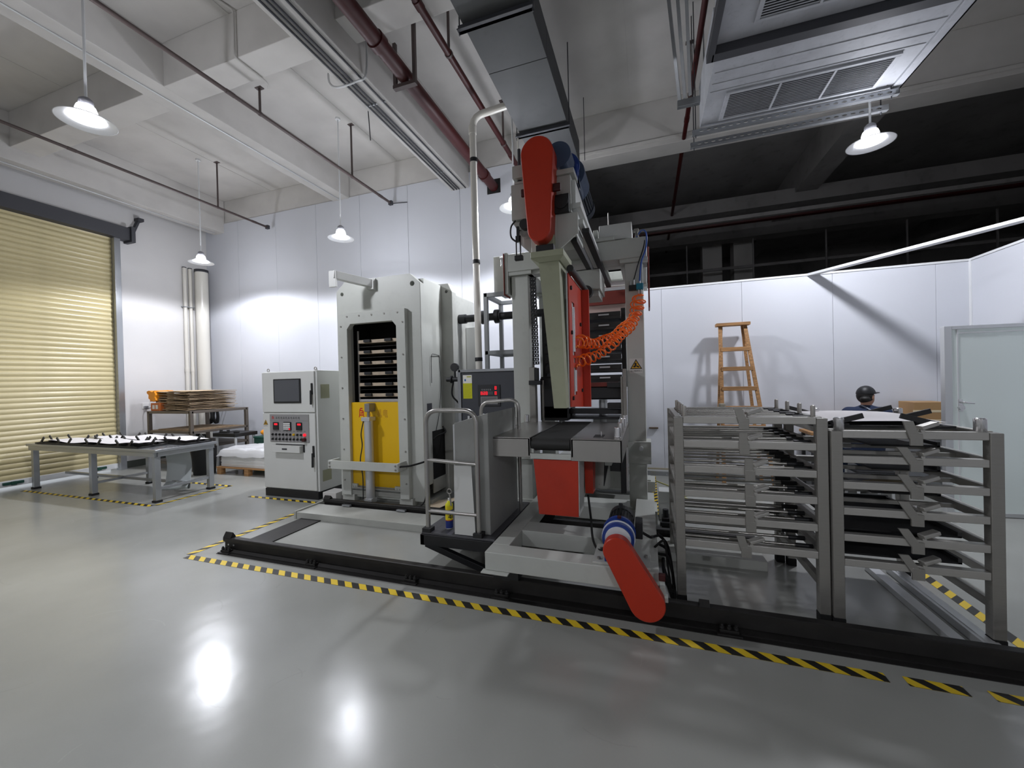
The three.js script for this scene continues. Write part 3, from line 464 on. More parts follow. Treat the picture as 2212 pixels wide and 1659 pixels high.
{
  const r = railZ('floor_rail', 'front black steel rail on the floor behind the long tape', -3.98, 3.4, -2.8, 0);
  for (const x of [-3.9, -2.85, -1.83, -1.05, .45, 1.9]) clampOn(r, x, -2.755);
  part(r, 'base_strip', bx(-3.98, .0, -2.77, 3.4, .004, -2.7, .001), M.rail);
  part(r, 'end_stop', [exx(shape([[2.77, .13], [2.83, .13], [2.8, .18]]), -3.98, .1)], M.rail);
  part(r, 'wheel_stop', [exx(shape([[2.77, .13], [2.83, .13], [2.8, .165]]), .29, .06)], M.rail);
  for (const x of [-3.93, -3.86]) part(r, 'bolt_hole', pipe([x, .06, -2.789], [x, .06, -2.785], .008, 10), M.alu);
  const q = railZ('floor_rail', 'rear black steel rail behind the low grey plinth', -4.0, .9, -4.1, .005);
  for (const x of [-3.6, -2.8]) part(q, 'rail_clamp', [bx(x - .06, .08, -4.06, x + .06, .1, -4.02, .003)], M.galv);
  part(q, 'end_stop', [exx(shape([[4.07, .135], [4.13, .135], [4.1, .175]]), -4.0, .1)], M.rail);
  const b = thing('plinth', 'low grey steel plinth in front of the rear rail', 'plinth', [-2, 0, -3.95]);
  part(b, 'plinth_side', [bx(-4.06, 0, -3.74, .9, .078, -3.7, .003), bx(-4.06, .066, -3.74, .9, .072, -4.05)], M.grey2); part(b, 'end_plate', bx(-4.08, 0, -4.25, -4.05, .09, -3.69, .003), M.grey2);
  solo('tie_plate', 'dark flat steel strip joining the two rails at the left', 'plate', [bx(-3.98, 0, -3.7, -3.68, .012, -2.86, .002)], M.rail);
  solo('floor_channel', 'outer pale steel channel on the floor under the right rack', 'channel', [bx(1.78, 0, -3.95, 1.86, .05, -2.86, .003), bx(1.8, .05, -3.95, 1.84, .055, -2.86)], M.alu);
  solo('floor_channel', 'inner pale steel channel on the floor under the right rack', 'channel', [bx(1.64, 0, -3.95, 1.71, .045, -2.86, .003)], M.alu);
}
// ---------------------------------------------------------------- printed marks
function strokes(c, x, y, s, list) { for (const l of list) { c.beginPath(); l.forEach(([a, b], i) => (i ? c.lineTo(x + a * s, y + b * s) : c.moveTo(x + a * s, y + b * s))); c.stroke(); } }
const JI = [[[.02, .3], [.42, .3]], [[.22, .02], [.22, .98]], [[.22, .35], [.02, .7]], [[.22, .4], [.4, .58]], [[.52, .12], [.52, .6], [.4, .96]], [[.52, .12], [.8, .12], [.8, .82], [.86, .95], [.98, .95], [.98, .75]]];
const DIAN = [[[.15, .2], [.85, .2], [.85, .7], [.15, .7], [.15, .2]], [[.15, .45], [.85, .45]], [[.5, .02], [.5, .85], [.58, .96], [.95, .96], [.95, .8]]];
const FU = [[[.5, .02], [.5, .2]], [[.1, .2], [.9, .2]], [[.25, .4], [.75, .4], [.75, .6], [.25, .6], [.25, .4]], [[.1, .95], [.1, .72], [.9, .72], [.9, .95]], [[.5, .72], [.5, .95]]];
function emblem(c, x, y, s) { strokes(c, x, y, s, [[[.15, .3], [.15, .8], [.05, .98]], [[.85, .3], [.85, .8], [.95, .98]], [[.2, .12], [.2, .3]], [[.7, .05], [.3, .05], [.3, .28], [.7, .28], [.7, .52], [.28, .52]], [[.15, .74], [.85, .74]]]); }
function plate(w, h) { const g = new THREE.PlaneGeometry(w, h); return clean(g); }
const PX = (c) => S({ map: c, roughness: .5 });
const warnTex = canvasTex(256, 300, (c, w, h) => {
  c.fillStyle = '#cfcdc8'; c.fillRect(0, 0, w, h); c.fillStyle = '#161412'; c.beginPath(); c.moveTo(128, 14); c.lineTo(246, 214); c.lineTo(10, 214); c.fill();
  c.fillStyle = '#d9a41c'; c.beginPath(); c.moveTo(128, 46); c.lineTo(218, 198); c.lineTo(38, 198); c.fill();
  c.fillStyle = '#161412'; for (const [x, y, rx, ry, a] of [[118, 112, 22, 26, .2], [100, 160, 28, 20, -.4], [160, 164, 32, 16, .5]]) { c.beginPath(); c.ellipse(x, y, rx, ry, a, 0, 7); c.fill(); } c.fillRect(110, 128, 26, 26);
  c.strokeStyle = '#222'; c.lineWidth = 4; const s = 34; const G = [[[.5, .0], [.5, .3]], [[.2, .1], [.3, .3]], [[.8, .1], [.7, .3]], [[.1, .4], [.9, .4], [.9, .95], [.1, .95]], [[.15, .68], [.9, .68]]];
  const list = [G, [[[.1, .5], [.02, .8]], [[.25, .3], [.3, .9], [.75, .9], [.75, .7]], [[.45, .2], [.6, .45]], [[.8, .3], [.95, .6]]], JI, [...JI.slice(0, 4), [[.5, .3], [.98, .3]], [[.7, .05], [.9, .95]], [[.6, .5], [.6, .9]]], [[[.3, .05], [.05, .5]], [[.2, .3], [.2, .95]], [[.4, .2], [.95, .2]], [[.5, .5], [.9, .5], [.8, .95]], [[.65, .2], [.45, .95]]], [[[.5, .05], [.48, .4], [.05, .95]], [[.5, .4], [.95, .95]]]];
  list.forEach((l, i) => strokes(c, 16 + i * 38, 236, s, l));
});
// ================================================================ CONTROL CABINET
{
  const x0 = -5.385, x1 = -4.375, zf = -4.38, t = thing('control_cabinet', 'tall light grey control cabinet with screen and button panel', 'cabinet', [-4.88, 0, -4.7]);
  part(t, 'body', [bx(x0, .11, -4.98, x1, 1.82, zf - .02, .006)], M.cab); part(t, 'plinth', bx(x0 + .01, 0, -4.97, x1 - .01, .11, zf - .0, .004), M.black);
  const up = part(t, 'door', bx(x0 + .005, 1.23, zf - .02, x1 - .03, 1.81, zf + .005, .006), M.cab, 'upper door'), lo = part(t, 'door', bx(x0 + .005, .125, zf - .02, x1 - .03, 1.215, zf + .005, .006), M.cab, 'lower door');
  part(up, 'screen_frame', [bx(-5.15, 1.36, zf + .004, -4.64, 1.71, zf + .016, .006)], M.black); part(up, 'screen', [bx(-5.13, 1.385, zf + .015, -4.665, 1.695, zf + .018, .002)], M.glass);
  for (const [d, y] of [[up, 1.5], [lo, .62]]) part(d, 'handle', [bx(-4.455, y - .02, zf + .005, -4.425, y + .14, zf + .02, .006), bar([-4.44, y + .04, zf + .03], [-4.44, y - .16, zf + .035], .025, .022, .006)], M.black, 'black lever handle');
  const p = part(lo, 'button_panel', bx(-5.24, .8, zf + .004, -4.51, 1.2, zf + .012, .003), M.steelDark);
  const pt = canvasTex(512, 280, (c, w, h) => { c.fillStyle = '#8b8a8a'; c.fillRect(0, 0, w, h); c.fillStyle = '#6a6868'; c.fillRect(0, 62, w, 3); c.strokeStyle = '#a52a2a'; c.lineWidth = 5; emblem(c, 26, 16, 34); c.strokeStyle = '#4a4a4c'; c.lineWidth = 3.4; [FU, JI, DIAN, FU, JI, FU, DIAN, FU, JI, DIAN].forEach((l, i) => strokes(c, 78 + i * 33, 20, 27, l)); c.lineWidth = 2; c.strokeStyle = '#3c3c40'; for (const y of [168, 236]) for (let i = 0; i < 10; i++) c.strokeRect(34 + i * 46, y, 22, 5); });
  part(p, 'printed_face', plate(.722, .392).translate(-4.875, 1.0, zf + .0125), PX(pt));
  const at = (u, v) => [-5.236 + u * .722, 1.196 - v * .392];
  for (const u of [.17, .77]) { const [x, y] = at(u, .42); part(p, 'meter', [bx(x - .05, y - .055, zf + .012, x + .05, y + .055, zf + .03, .004)], M.black); part(p, 'meter_digits', bx(x - .02, y + .015, zf + .03, x + .04, y + .04, zf + .0315), M.redGlow); }
  { const [x, y] = at(.47, .42); part(p, 'keypad', bx(x - .07, y - .06, zf + .012, x + .07, y + .06, zf + .028, .004), M.black); for (let i = 0; i < 5; i++) for (let j = 0; j < 4; j++) part(p, 'key', bx(x - .062 + i * .025, y - .05 + j * .026, zf + .028, x - .042 + i * .025, y - .03 + j * .026, zf + .033, .002), i === 4 && j === 0 ? M.redGlow : M.white); }
  for (let j = 0; j < 2; j++) for (let i = 0; i < 10; i++) { const [x, y] = at(.075 + i * .092, .73 + j * .17); const red = i === 9 && !j, stop = j && i === 9; part(p, 'switch', red || stop ? [pipe([x, y, zf + .012], [x, y, zf + (stop ? .05 : .03)], stop ? .026 : .02, 16)] : [pipe([x, y, zf + .012], [x, y, zf + .026], .016, 14), bar([x - .012, y - .006, zf + .032], [x + .012, y + .008, zf + .032], .008, .014, .003)], red ? M.redGlow : stop ? M.redPipe : i === 6 && !j ? M.yellow : M.black); }
  const dr = part(lo, 'drawer', [bx(-5.14, .66, zf - .0, -4.63, .755, zf + .07, .003)], M.cab); part(dr, 'drawer_slot', [bx(-5.14, .758, zf + .004, -4.6, .772, zf + .008), bx(-4.628, .66, zf + .004, -4.6, .77, zf + .008)], M.black); part(dr, 'pull', bx(-4.95, .7, zf + .07, -4.86, .722, zf + .076, .003), M.gunmetal); 
  part(t, 'vent', [bx(x1, 1.42, -4.62, x1 + .006, 1.62, -4.46, .002), ...Array.from({ length: 7 }, (_, k) => bx(x1 + .004, 1.44 + k * .024, -4.61, x1 + .012, 1.45 + k * .024, -4.47))], S({ color: 0x9a9a80, roughness: .6 })); part(t, 'vent', [bx(x1, .24, -4.62, x1 + .006, .4, -4.46, .002)], S({ color: 0x9a9a80, roughness: .6 }));
  for (const [x, z] of [[x0 + .06, zf - .06], [x1 - .06, zf - .06], [-4.88, -4.9]]) part(t, 'lifting_eye', [clean(new THREE.TorusGeometry(.022, .006, 8, 20)).translate(x, 1.845, z), pipe([x, 1.815, z], [x, 1.828, z], .012, 12)], M.steelDark);
  part(t, 'warning_sign', [plate(.1, .117).translate(x0 + .06, 1.07, zf + .0065)], PX(warnTex));
}
// ================================================================ HOT PRESS
{
  const t = thing('hot_press', 'tall grey press frame with open window of plates and yellow lift door', 'press', [-3.41, 0, -5.1]);
  const zf = -4.5, X0 = -4.08, X1 = -2.75;
  const outline = [[X0, .06], [X1, .06], [X1, 2.9], [-2.9, 3.03], [-3.93, 3.03], [X0, 2.9]];
  const win = [[-3.9, 1.3], [-3.1, 1.3], [-3.1, 2.42], [-3.16, 2.48], [-3.84, 2.48], [-3.9, 2.42]];
  const low = [[-3.9, .3], [-3.1, .3], [-3.1, 1.25], [-3.9, 1.25]];
  const fs = shape(outline, [win, low]); fs.holes.push(circlePath(-3.99, 2.86, .03), circlePath(-2.86, 2.9, .035));
  part(t, 'front_plate', [uvm(new THREE.ExtrudeGeometry(fs, { depth: .09, bevelEnabled: true, bevelSize: .005, bevelThickness: .005, bevelSegments: 1, curveSegments: 20 })).translate(0, 0, zf - .09)], M.grey);
  const rs = shape([[X0 - .02, .06], [X1 - .02, .06], [X1 - .02, 2.88], [-2.86, 3.0], [-3.95, 3.0], [X0 - .02, 2.88]]);
  part(t, 'side_wall', [bx(X1 - .05, .25, -5.06, X1, 2.98, zf - .09, .003), bx(X0, .25, -5.06, X0 + .05, 2.98, zf - .09, .003), bx(X0 + .05, 2.9, -5.06, X1 - .05, 2.98, zf - .09, .003)], M.grey);
  const rp = shape([[X0, .06], [-2.58, .06], [-2.58, 2.88], [-2.64, 3.0], [-3.95, 3.0], [X0, 2.88]]); rp.holes.push(circlePath(-2.665, 2.89, .025));
  part(t, 'rear_plate', [uvm(new THREE.ExtrudeGeometry(rp, { depth: .12, bevelEnabled: true, bevelSize: .005, bevelThickness: .005, bevelSegments: 1, curveSegments: 20 })).translate(0, 0, -5.18)], M.grey2);
  part(t, 'rear_body', [bx(-4.0, .1, -6.0, -2.66, 2.9, -5.18, .01)], M.grey2);
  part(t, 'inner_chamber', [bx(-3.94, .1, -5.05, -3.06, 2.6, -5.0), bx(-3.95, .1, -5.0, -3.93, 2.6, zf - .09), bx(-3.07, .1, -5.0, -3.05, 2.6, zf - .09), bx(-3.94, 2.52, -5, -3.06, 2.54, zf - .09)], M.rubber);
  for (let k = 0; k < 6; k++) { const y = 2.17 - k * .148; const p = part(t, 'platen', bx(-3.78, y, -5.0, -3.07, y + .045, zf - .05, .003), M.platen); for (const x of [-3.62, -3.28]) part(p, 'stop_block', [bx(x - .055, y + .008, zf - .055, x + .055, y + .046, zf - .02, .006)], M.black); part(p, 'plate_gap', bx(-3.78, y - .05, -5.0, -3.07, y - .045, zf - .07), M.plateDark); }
  part(t, 'platen', bx(-3.78, 1.36, -5.0, -3.07, 1.4, zf - .04, .003), M.chrome, 'bright bottom plate');
  part(t, 'guide_post', pipe([-3.82, 1.3, zf - .1], [-3.82, 2.35, zf - .1], .015, 12), M.steelDark);
  // door frame standing proud of the plate
  const fz = zf + .075;
  const df = shape([[-3.99, .1], [-3.86, .1], [-3.86, 2.36], [-3.8, 2.43], [-3.13, 2.43], [-3.07, 2.36], [-3.07, .1], [-2.94, .1], [-2.94, 2.57], [-3.99, 2.57]]);
  part(t, 'door_frame', [exz(df, fz, .075, .004)], M.grey);
  const fb = []; for (let k = 0; k < 6; k++) { fb.push(bolt(-3.955, .3 + k * .42, fz + .006), bolt(-2.975, .3 + k * .42, fz + .006)); } for (let k = 0; k < 5; k++) fb.push(bolt(-3.85 + k * .2, 2.53, fz + .006));
  part(t, 'frame_bolts', fb, M.steelDark);
  const dt = canvasTex(1024, 1024, (c, w, h) => { c.fillStyle = '#e2b400'; c.fillRect(0, 0, w, h); c.strokeStyle = '#c0261c'; c.lineWidth = 15; emblem(c, 165, 62, 118); c.lineWidth = 5; c.strokeStyle = '#7a2a12'; for (const [l, x] of [[FU, 330], [JI, 545], [DIAN, 665]]) { c.lineWidth = 15; c.strokeStyle = '#7a2a12'; strokes(c, x, 78, 95, l); c.lineWidth = 9; c.strokeStyle = '#d8aa10'; strokes(c, x, 78, 95, l); } });
  const yd = part(t, 'lift_door', [bx(-3.87, .22, zf - .01, -3.06, 1.36, zf + .03, .004)], M.yellow, 'yellow lift door'); part(yd, 'door_print', plate(.8, 1.12).translate(-3.465, .79, zf + .0315), PX(dt));
  for (const x of [-3.82, -3.12]) part(yd, 'hinge_block', [bx(x - .05, .18, zf + .03, x + .05, .25, zf + .06, .004), bolt(x - .02, .215, zf + .064), bolt(x + .02, .215, zf + .064)], M.grey);
  const cb = part(t, 'cylinder_bracket', [bx(-4.06, .49, zf + .245, -2.97, .6, zf + .27, .004), bx(-4.06, .49, zf + .075, -4.035, .6, zf + .25, .003), bx(-2.995, .49, zf + .075, -2.97, .6, zf + .25, .003), bx(-4.04, .49, zf + .06, -2.99, .51, zf + .25, .002)], M.grey);
  part(cb, 'bracket_bolt', [bolt(-4.03, .57, zf + .276), bolt(-4.03, .52, zf + .276), bolt(-3.0, .57, zf + .276), bolt(-3.0, .52, zf + .276)], M.steelDark);
  const cy = part(t, 'air_cylinder', [pipe([-3.5, .06, zf + .13], [-3.5, 1.14, zf + .13], .058, 24), bx(-3.565, 1.12, zf + .065, -3.435, 1.17, zf + .195, .004), bx(-3.56, .04, zf + .07, -3.44, .1, zf + .19, .004)], M.alu, 'vertical aluminium cylinder');
  part(cy, 'piston_rod', [pipe([-3.5, 1.16, zf + .13], [-3.5, 1.26, zf + .13], .018, 12), bx(-3.54, 1.24, zf + .03, -3.46, 1.35, zf + .16, .008)], M.steelDark);
  part(cy, 'air_tube', [tube([[-3.55, 1.12, zf + .17], [-3.575, .95, zf + .19], [-3.57, .8, zf + .18], [-3.59, .6, zf + .2], [-3.55, .4, zf + .21], [-3.56, .1, zf + .2]], .007, 40)], M.black);
  part(t, 'top_bracket', [bx(-3.84, 2.86, zf + .37, -3.73, 3.07, zf + .4, .004), bar([-3.78, 3.02, zf + .38], [-3.47, 2.95, zf + .03], .09, .1, .004), bx(-3.52, 2.87, zf, -3.42, 3.02, zf + .06, .005)], M.cab, 'projecting angle bracket');
  part(t, 'foot', [bx(-4.02, 0, zf - .05, -3.82, .1, zf + .06, .004), bx(-3.1, 0, zf - .05, -2.9, .1, zf + .06, .004), bx(-4.05, 0, -5.3, -2.7, .06, zf - .09)], M.grey2);
  part(t, 'lower_rail', [bx(-3.86, .1, zf - .04, -3.07, .16, zf + .05, .003), bx(-3.86, .19, zf - .02, -3.07, .205, zf + .07, .002)], M.grey2);
  part(t, 'side_opening', [bx(X1, .3, -5.05, X1 + .008, .95, -4.72, .002)], M.rubber, 'dark side opening'); part(t, 'side_lip', bx(X1, .12, -5.05, X1 + .02, .3, -4.7, .003), M.grey2);
  part(t, 'name_plate', bx(X1, 1.2, -4.72, X1 + .006, 1.33, -4.59), M.gunmetal);
  part(t, 'power_cable', [tube([[-2.74, .62, -4.56], [-2.7, .6, -4.48], [-2.85, .56, -4.34], [-2.97, .55, -4.28], [-3.1, .5, -4.25]], .012, 30), tube([[-2.72, .62, -4.52], [-2.7, .4, -4.5], [-2.74, .1, -4.48], [-2.78, .02, -4.42]], .009, 24), tube([[-2.74, .98, -5.0], [-2.65, .92, -4.9], [-2.7, .88, -4.75], [-2.72, .84, -4.7]], .012, 24)], M.rubber);
  part(t, 'thin_wire', [tube([[-2.745, 1.98, -4.95], [-2.735, 1.6, -4.96], [-2.735, 1.2, -4.9], [-2.735, .95, -4.8]], .004, 30), tube([[-2.745, 1.98, -4.95], [-2.735, 1.99, -4.8], [-2.735, 1.95, -4.72], [-2.735, 1.6, -4.71]], .004, 30)], M.dark);
  solo('junction_box', 'pale narrow control box on the rear right side of the press', 'box', [bx(-2.655, 1.75, -5.9, -2.5, 2.45, -5.65, .006), bx(-2.5, 2.1, -5.85, -2.49, 2.3, -5.7, .004)], M.cab);
  solo('timber_block', 'wooden packing block on floor between cabinet and press', 'block', [bx(-4.33, 0, -4.62, -4.1, .11, -4.4, .006)], M.concrete);
  { const g = new THREE.PlaneGeometry(.62, .5, 24, 6), p = g.attributes.position; for (let i = 0; i < p.count; i++) { const u = p.getX(i) / .62 + .5, v = p.getY(i); p.setXYZ(i, -2.72 + .62 * u, .012 + .3 * u * u * (1.15 - .35 * u), -4.52 + v); } g.computeVertexNormals();
    solo('paper_roll', 'beige curved board lying on the floor right of the press', 'board', [clean(g)], S({ color: 0xd9c7ab, roughness: .8, side: THREE.DoubleSide })); }
}
// ================================================================ COMPRESSOR / CHILLER
{
  const t = thing('chiller_unit', 'dark blue grey machine box with red digital display behind the handrail', 'machine', [-1.9, 0, -5]);
  const x0 = -2.29, x1 = -1.42, zf = -4.62;
  part(t, 'body', bx(x0, .06, -5.06, x1, 1.73, zf - .01, .006), M.dryer); part(t, 'edge_frame', [bx(x0 - .01, .03, zf - .04, x0 + .035, 1.76, zf + .012, .004), bx(x0, 1.725, zf - .43, x1, 1.76, zf + .012, .004), bx(x0, 0, zf - .43, x1, .07, zf, .004)], M.galv);
  part(t, 'front_panel', bx(x0 + .04, .1, zf - .012, x1, 1.715, zf, .003), M.dryer);
  const p = part(t, 'display_panel', bx(-2.02, 1.29, zf, -1.72, 1.56, zf + .01, .004), M.black);
  const dt = canvasTex(256, 220, (c, w, h) => { c.fillStyle = '#26272b'; c.fillRect(0, 0, w, h); c.strokeStyle = '#9a9a9a'; c.lineWidth = 2; [JI, DIAN, FU, JI, DIAN].forEach((l, i) => strokes(c, 40 + i * 24, 38, 18, l)); c.fillStyle = '#4b4b50'; c.fillRect(26, 66, 150, 34); c.fillStyle = '#8d8d8d'; c.fillRect(28, 120, 200, 80); c.fillStyle = '#6b6b6b'; c.fillRect(36, 128, 184, 64); });
  part(p, 'printed_face', plate(.29, .26).translate(-1.87, 1.425, zf + .0105), PX(dt));
  const dig = (x, y, s, mat) => { for (let k = 0; k < s; k++) { part(p, 'digit', [bx(x + k * .034, y, zf + .0106, x + k * .034 + .022, y + .005, zf + .013), bx(x + k * .034, y + .018, zf + .0106, x + k * .034 + .022, y + .023, zf + .013), bx(x + k * .034, y + .036, zf + .0106, x + k * .034 + .022, y + .041, zf + .013), bx(x + k * .034 + .018, y, zf + .0106, x + k * .034 + .023, y + .04, zf + .013), bx(x + k * .034 - .001, y, zf + .0106, x + k * .034 + .004, y + (k % 2 ? .02 : .04), zf + .013)], mat); } };
  dig(-1.98, 1.435, 3, M.redGlow); dig(-1.79, 1.435, 1, M.redGlow); dig(-1.79, 1.5, 1, M.redGlow); for (const x of [-1.93, -1.83]) part(p, 'knob', pipe([x, 1.345, zf + .011], [x, 1.345, zf + .02], .008, 10), M.white);
  const st = canvasTex(128, 240, (c, w, h) => { c.fillStyle = '#ecebe2'; c.fillRect(0, 0, w, 84); c.fillStyle = '#2468b0'; c.beginPath(); c.arc(32, 52, 12, 0, 7); c.fill(); c.fillStyle = '#b9b94a'; c.fillRect(56, 12, 60, 12); c.fillStyle = '#c8c800'; c.fillRect(0, 84, w, h); c.strokeStyle = '#9c9a10'; c.lineWidth = 2; for (let k = 0; k < 11; k++) { c.beginPath(); c.moveTo(14, 104 + k * 12); c.lineTo(114 - (k % 3) * 12, 104 + k * 12); c.stroke(); } });
  part(t, 'sticker', plate(.125, .3).translate(-2.165, 1.54, zf + .0015), PX(st)); part(t, 'sticker', plate(.085, .06).translate(-2.18, 1.0, zf + .0015), M.label);
  for (const [x, m] of [[-1.86, M.redGlow], [-1.72, M.greenGlow], [-1.63, M.white]]) part(t, 'push_button', pipe([x, 1.04, zf], [x, 1.04, zf + .02], .018, 14), m);
  for (const x of [-1.96, -1.78]) part(t, 'key_switch', [bx(x - .02, 1.14, zf, x + .02, 1.2, zf + .006, .003), pipe([x, 1.165, zf], [x, 1.165, zf + .02], .014, 12)], M.alu);
  part(t, 'door_lock', bx(-2.17, 1.12, zf, -2.14, 1.17, zf + .015, .004), M.alu);
  const g = thing('pressure_gauge', 'small round pressure gauge on black valve between press and dark machine', 'gauge', [-2.4, 1.62, -4.75]);
  part(g, 'dial', [pipe([-2.4, 1.8, -4.76], [-2.4, 1.8, -4.72], .055, 24)], M.black); part(g, 'dial_face', [pipe([-2.4, 1.8, -4.722], [-2.4, 1.8, -4.718], .046, 24)], M.dark); part(g, 'valve', [pipe([-2.4, 1.66, -4.74], [-2.4, 1.76, -4.74], .014, 12), pipe([-2.52, 1.64, -4.74], [-2.3, 1.64, -4.74], .03, 14), pipe([-2.46, 1.64, -4.74], [-2.44, 1.64, -4.74], .05, 14)], M.black);
  solo('hose', 'black hose hanging from the valve beside the dark machine', 'hose', [tube([[-2.42, 1.65, -4.74], [-2.44, 1.45, -4.72], [-2.38, 1.35, -4.74], [-2.34, 1.28, -4.8]], .012, 24)], M.rubber);
}
{ // steel stand and grey box behind, black pipe with valves
  const t = thing('steel_stand', 'tall grey steel frame stand behind the dark machine carrying a box', 'stand', [-1.85, 0, -5.4]);
  const m = S({ color: 0x8c8f90, roughness: .5 });
  for (const x of [-2.1, -1.62]) for (const z of [-5.15, -5.75]) part(t, 'leg', bx(x - .028, 0, z - .028, x + .028, 2.83, z + .028, .004), m);
  for (const y of [2.8, 2.0, .9]) for (const f of [bx(-2.12, y - .028, -5.178, -1.6, y + .028, -5.122, .004), bx(-2.12, y - .028, -5.778, -1.6, y + .028, -5.722, .004), bx(-2.128, y - .028, -5.72, -2.072, y + .028, -5.18, .004), bx(-1.648, y - .028, -5.72, -1.592, y + .028, -5.18, .004)]) part(t, 'shelf_bar', f, m);
  const b = thing('grey_box', 'grey steel box standing on the tall frame behind the machine', 'box', [-1.8, 2.83, -5.4]); part(b, 'box', bx(-1.975, 2.83, -5.6, -1.6, 3.32, -5.15, .006), M.grey2); part(b, 'cable_gland', [pipe([-1.87, 3.28, -5.13], [-1.73, 3.28, -5.13], .018, 12), pipe([-1.84, 3.26, -5.12], [-1.84, 3.17, -5.12], .016, 10)], M.alu);
  const p = thing('black_pipe', 'horizontal black pipe with flanged valves between press and machine', 'pipe', [-2.2, 2.57, -5.45]);
  part(p, 'pipe', [pipe([-2.6, 2.55, -5.45], [-1.2, 2.55, -5.45], .055, 20), pipe([-2.66, 2.55, -5.45], [-2.55, 2.55, -5.45], .07, 20)], M.black);
  for (const x of [-2.26, -2.05]) part(p, 'flange', [pipe([x - .03, 2.55, -5.45], [x + .03, 2.55, -5.45], .1, 24), pipe([x + .035, 2.55, -5.45], [x + .055, 2.55, -5.45], .085, 24)], M.black);
}
// ================================================================ PLATFORM WITH HANDRAIL
{
  const t = thing('platform', 'small black step platform with diamond plate deck and steel handrail', 'platform', [-1.5, .2, -3.4]);
  const dia = tex(256, .12, (u, v) => { const a = (u * 2) % 1, b = (v * 2) % 1, k = (Math.floor(u * 2) + Math.floor(v * 2)) % 2, x = (k ? b : a) - .5, y = (k ? a : b) - .5; return x * x / .16 + y * y / .012 < 1 ? 1 : .2; });
  part(t, 'deck', bx(-1.86, .305, -4.0, -1.19, .325, -2.97, .003), S({ color: 0x5c5c60, metalness: .6, roughness: .4, bumpMap: dia, bumpScale: .004 }));
  part(t, 'deck_frame', [bx(-1.87, .215, -3.0, -1.18, .305, -2.96, .004), bx(-1.87, .215, -4.0, -1.83, .305, -2.96, .004), bx(-1.22, .215, -4.0, -1.18, .305, -2.96, .004)], M.black);
  part(t, 'brace', [bar([-1.83, .22, -3.0], [-1.2, .03, -3.0], .05, .05, .003), bx(-1.25, .02, -3.03, -1.19, .23, -2.97, .003)], M.black); part(t, 'brace', [bar([-1.83, .22, -3.95], [-1.2, .03, -3.95], .05, .05, .003)], M.black);
  const h = part(t, 'handrail', [bent([[-1.81, .325, -3.0], [-1.81, 1.365, -3.0], [-1.335, 1.365, -3.0], [-1.335, .325, -3.0]], .02, .12, 14), pipe([-1.81, .94, -3.0], [-1.335, .92, -3.0], .016, 14), pipe([-1.81, .5, -3.0], [-1.335, .5, -3.0], .016, 14)], M.stainless, 'bent stainless handrail');
  part(h, 'post_foot', [bx(-1.85, .325, -3.04, -1.77, .36, -2.96, .003), bx(-1.375, .325, -3.04, -1.295, .36, -2.96, .003)], M.black);
  part(t, 'handrail', [bent([[-1.6, .325, -3.72], [-1.6, 1.39, -3.72], [-1.2, 1.42, -3.72], [-1.2, .325, -3.72]], .018, .1, 14)], M.stainless, 'rear stainless handrail');
  const c = thing('machine_side_cabinet', 'grey sheet metal cabinet with sloping top behind the handrail', 'cabinet', [-1.4, .33, -3.4]);
  part(c, 'shell', [exz(shape([[-1.56, .33], [-1.255, .33], [-1.255, 1.335], [-1.56, 1.25]]), -3.05, .73, .004)], M.sideGrey); part(c, 'side_strip', [bx(-1.585, .33, -3.12, -1.565, 1.0, -3.08, .002), bx(-1.578, .33, -3.1, -1.562, 1.24, -3.05, .002)], M.alu);
  solo('metal_plate', 'pale grey metal offcut leaning against the cabinet inside the handrail', 'plate', [(() => { const g = ext(shape([[-1.55, .33], [-1.36, .33], [-1.4, .905], [-1.56, .9]]), .006); g.rotateX(-.06); return g.translate(0, -.0, -3.0 + .03); })()], M.cab);
  const s = thing('spray_can', 'yellow and blue spray can standing on the platform deck', 'can', [-1.66, .326, -3.1]);
  const ct = canvasTex(256, 256, (q, w, h) => { q.fillStyle = '#1b2f78'; q.fillRect(0, 0, w, h); q.fillStyle = '#e3cf1c'; q.fillRect(0, 0, w, 44); q.fillRect(0, 70, w, 86); q.fillStyle = '#b02020'; q.fillRect(0, 156, w, 8); q.fillRect(120, 156, 50, 100); q.fillStyle = '#15151a'; q.font = 'bold 70px sans-serif'; for (const x of [10, 138]) q.fillText('40', x, 138); });
  const can = new THREE.CylinderGeometry(.033, .033, .2, 28, 1, true); part(s, 'can_body', [clean(can).translate(-1.66, .428, -3.1)], PX(ct)); part(s, 'can_base', lathe([[0, 0], [.034, 0], [.034, .006], [.033, .01]], -1.66, .326, -3.1, 24), M.chrome);
  part(s, 'cap', lathe([[.033, .2], [.03, .215], [.02, .225], [.014, .24], [.0, .242]], -1.66, .328, -3.1, 24), M.label); part(s, 'nozzle', [pipe([-1.66, .565, -3.1], [-1.66, .59, -3.1], .008, 10)], M.white);
  solo('hook', 'small metal hook hanging on a wire from the handrail', 'hook', [tube([[-1.6, .95, -3.0], [-1.595, .8, -2.99], [-1.6, .7, -3.0]], .003, 16), clean(new THREE.TorusGeometry(.02, .005, 8, 20)).translate(-1.6, .68, -3.0), bar([-1.6, .66, -3], [-1.585, .56, -3], .012, .006)], M.steelDark);
}
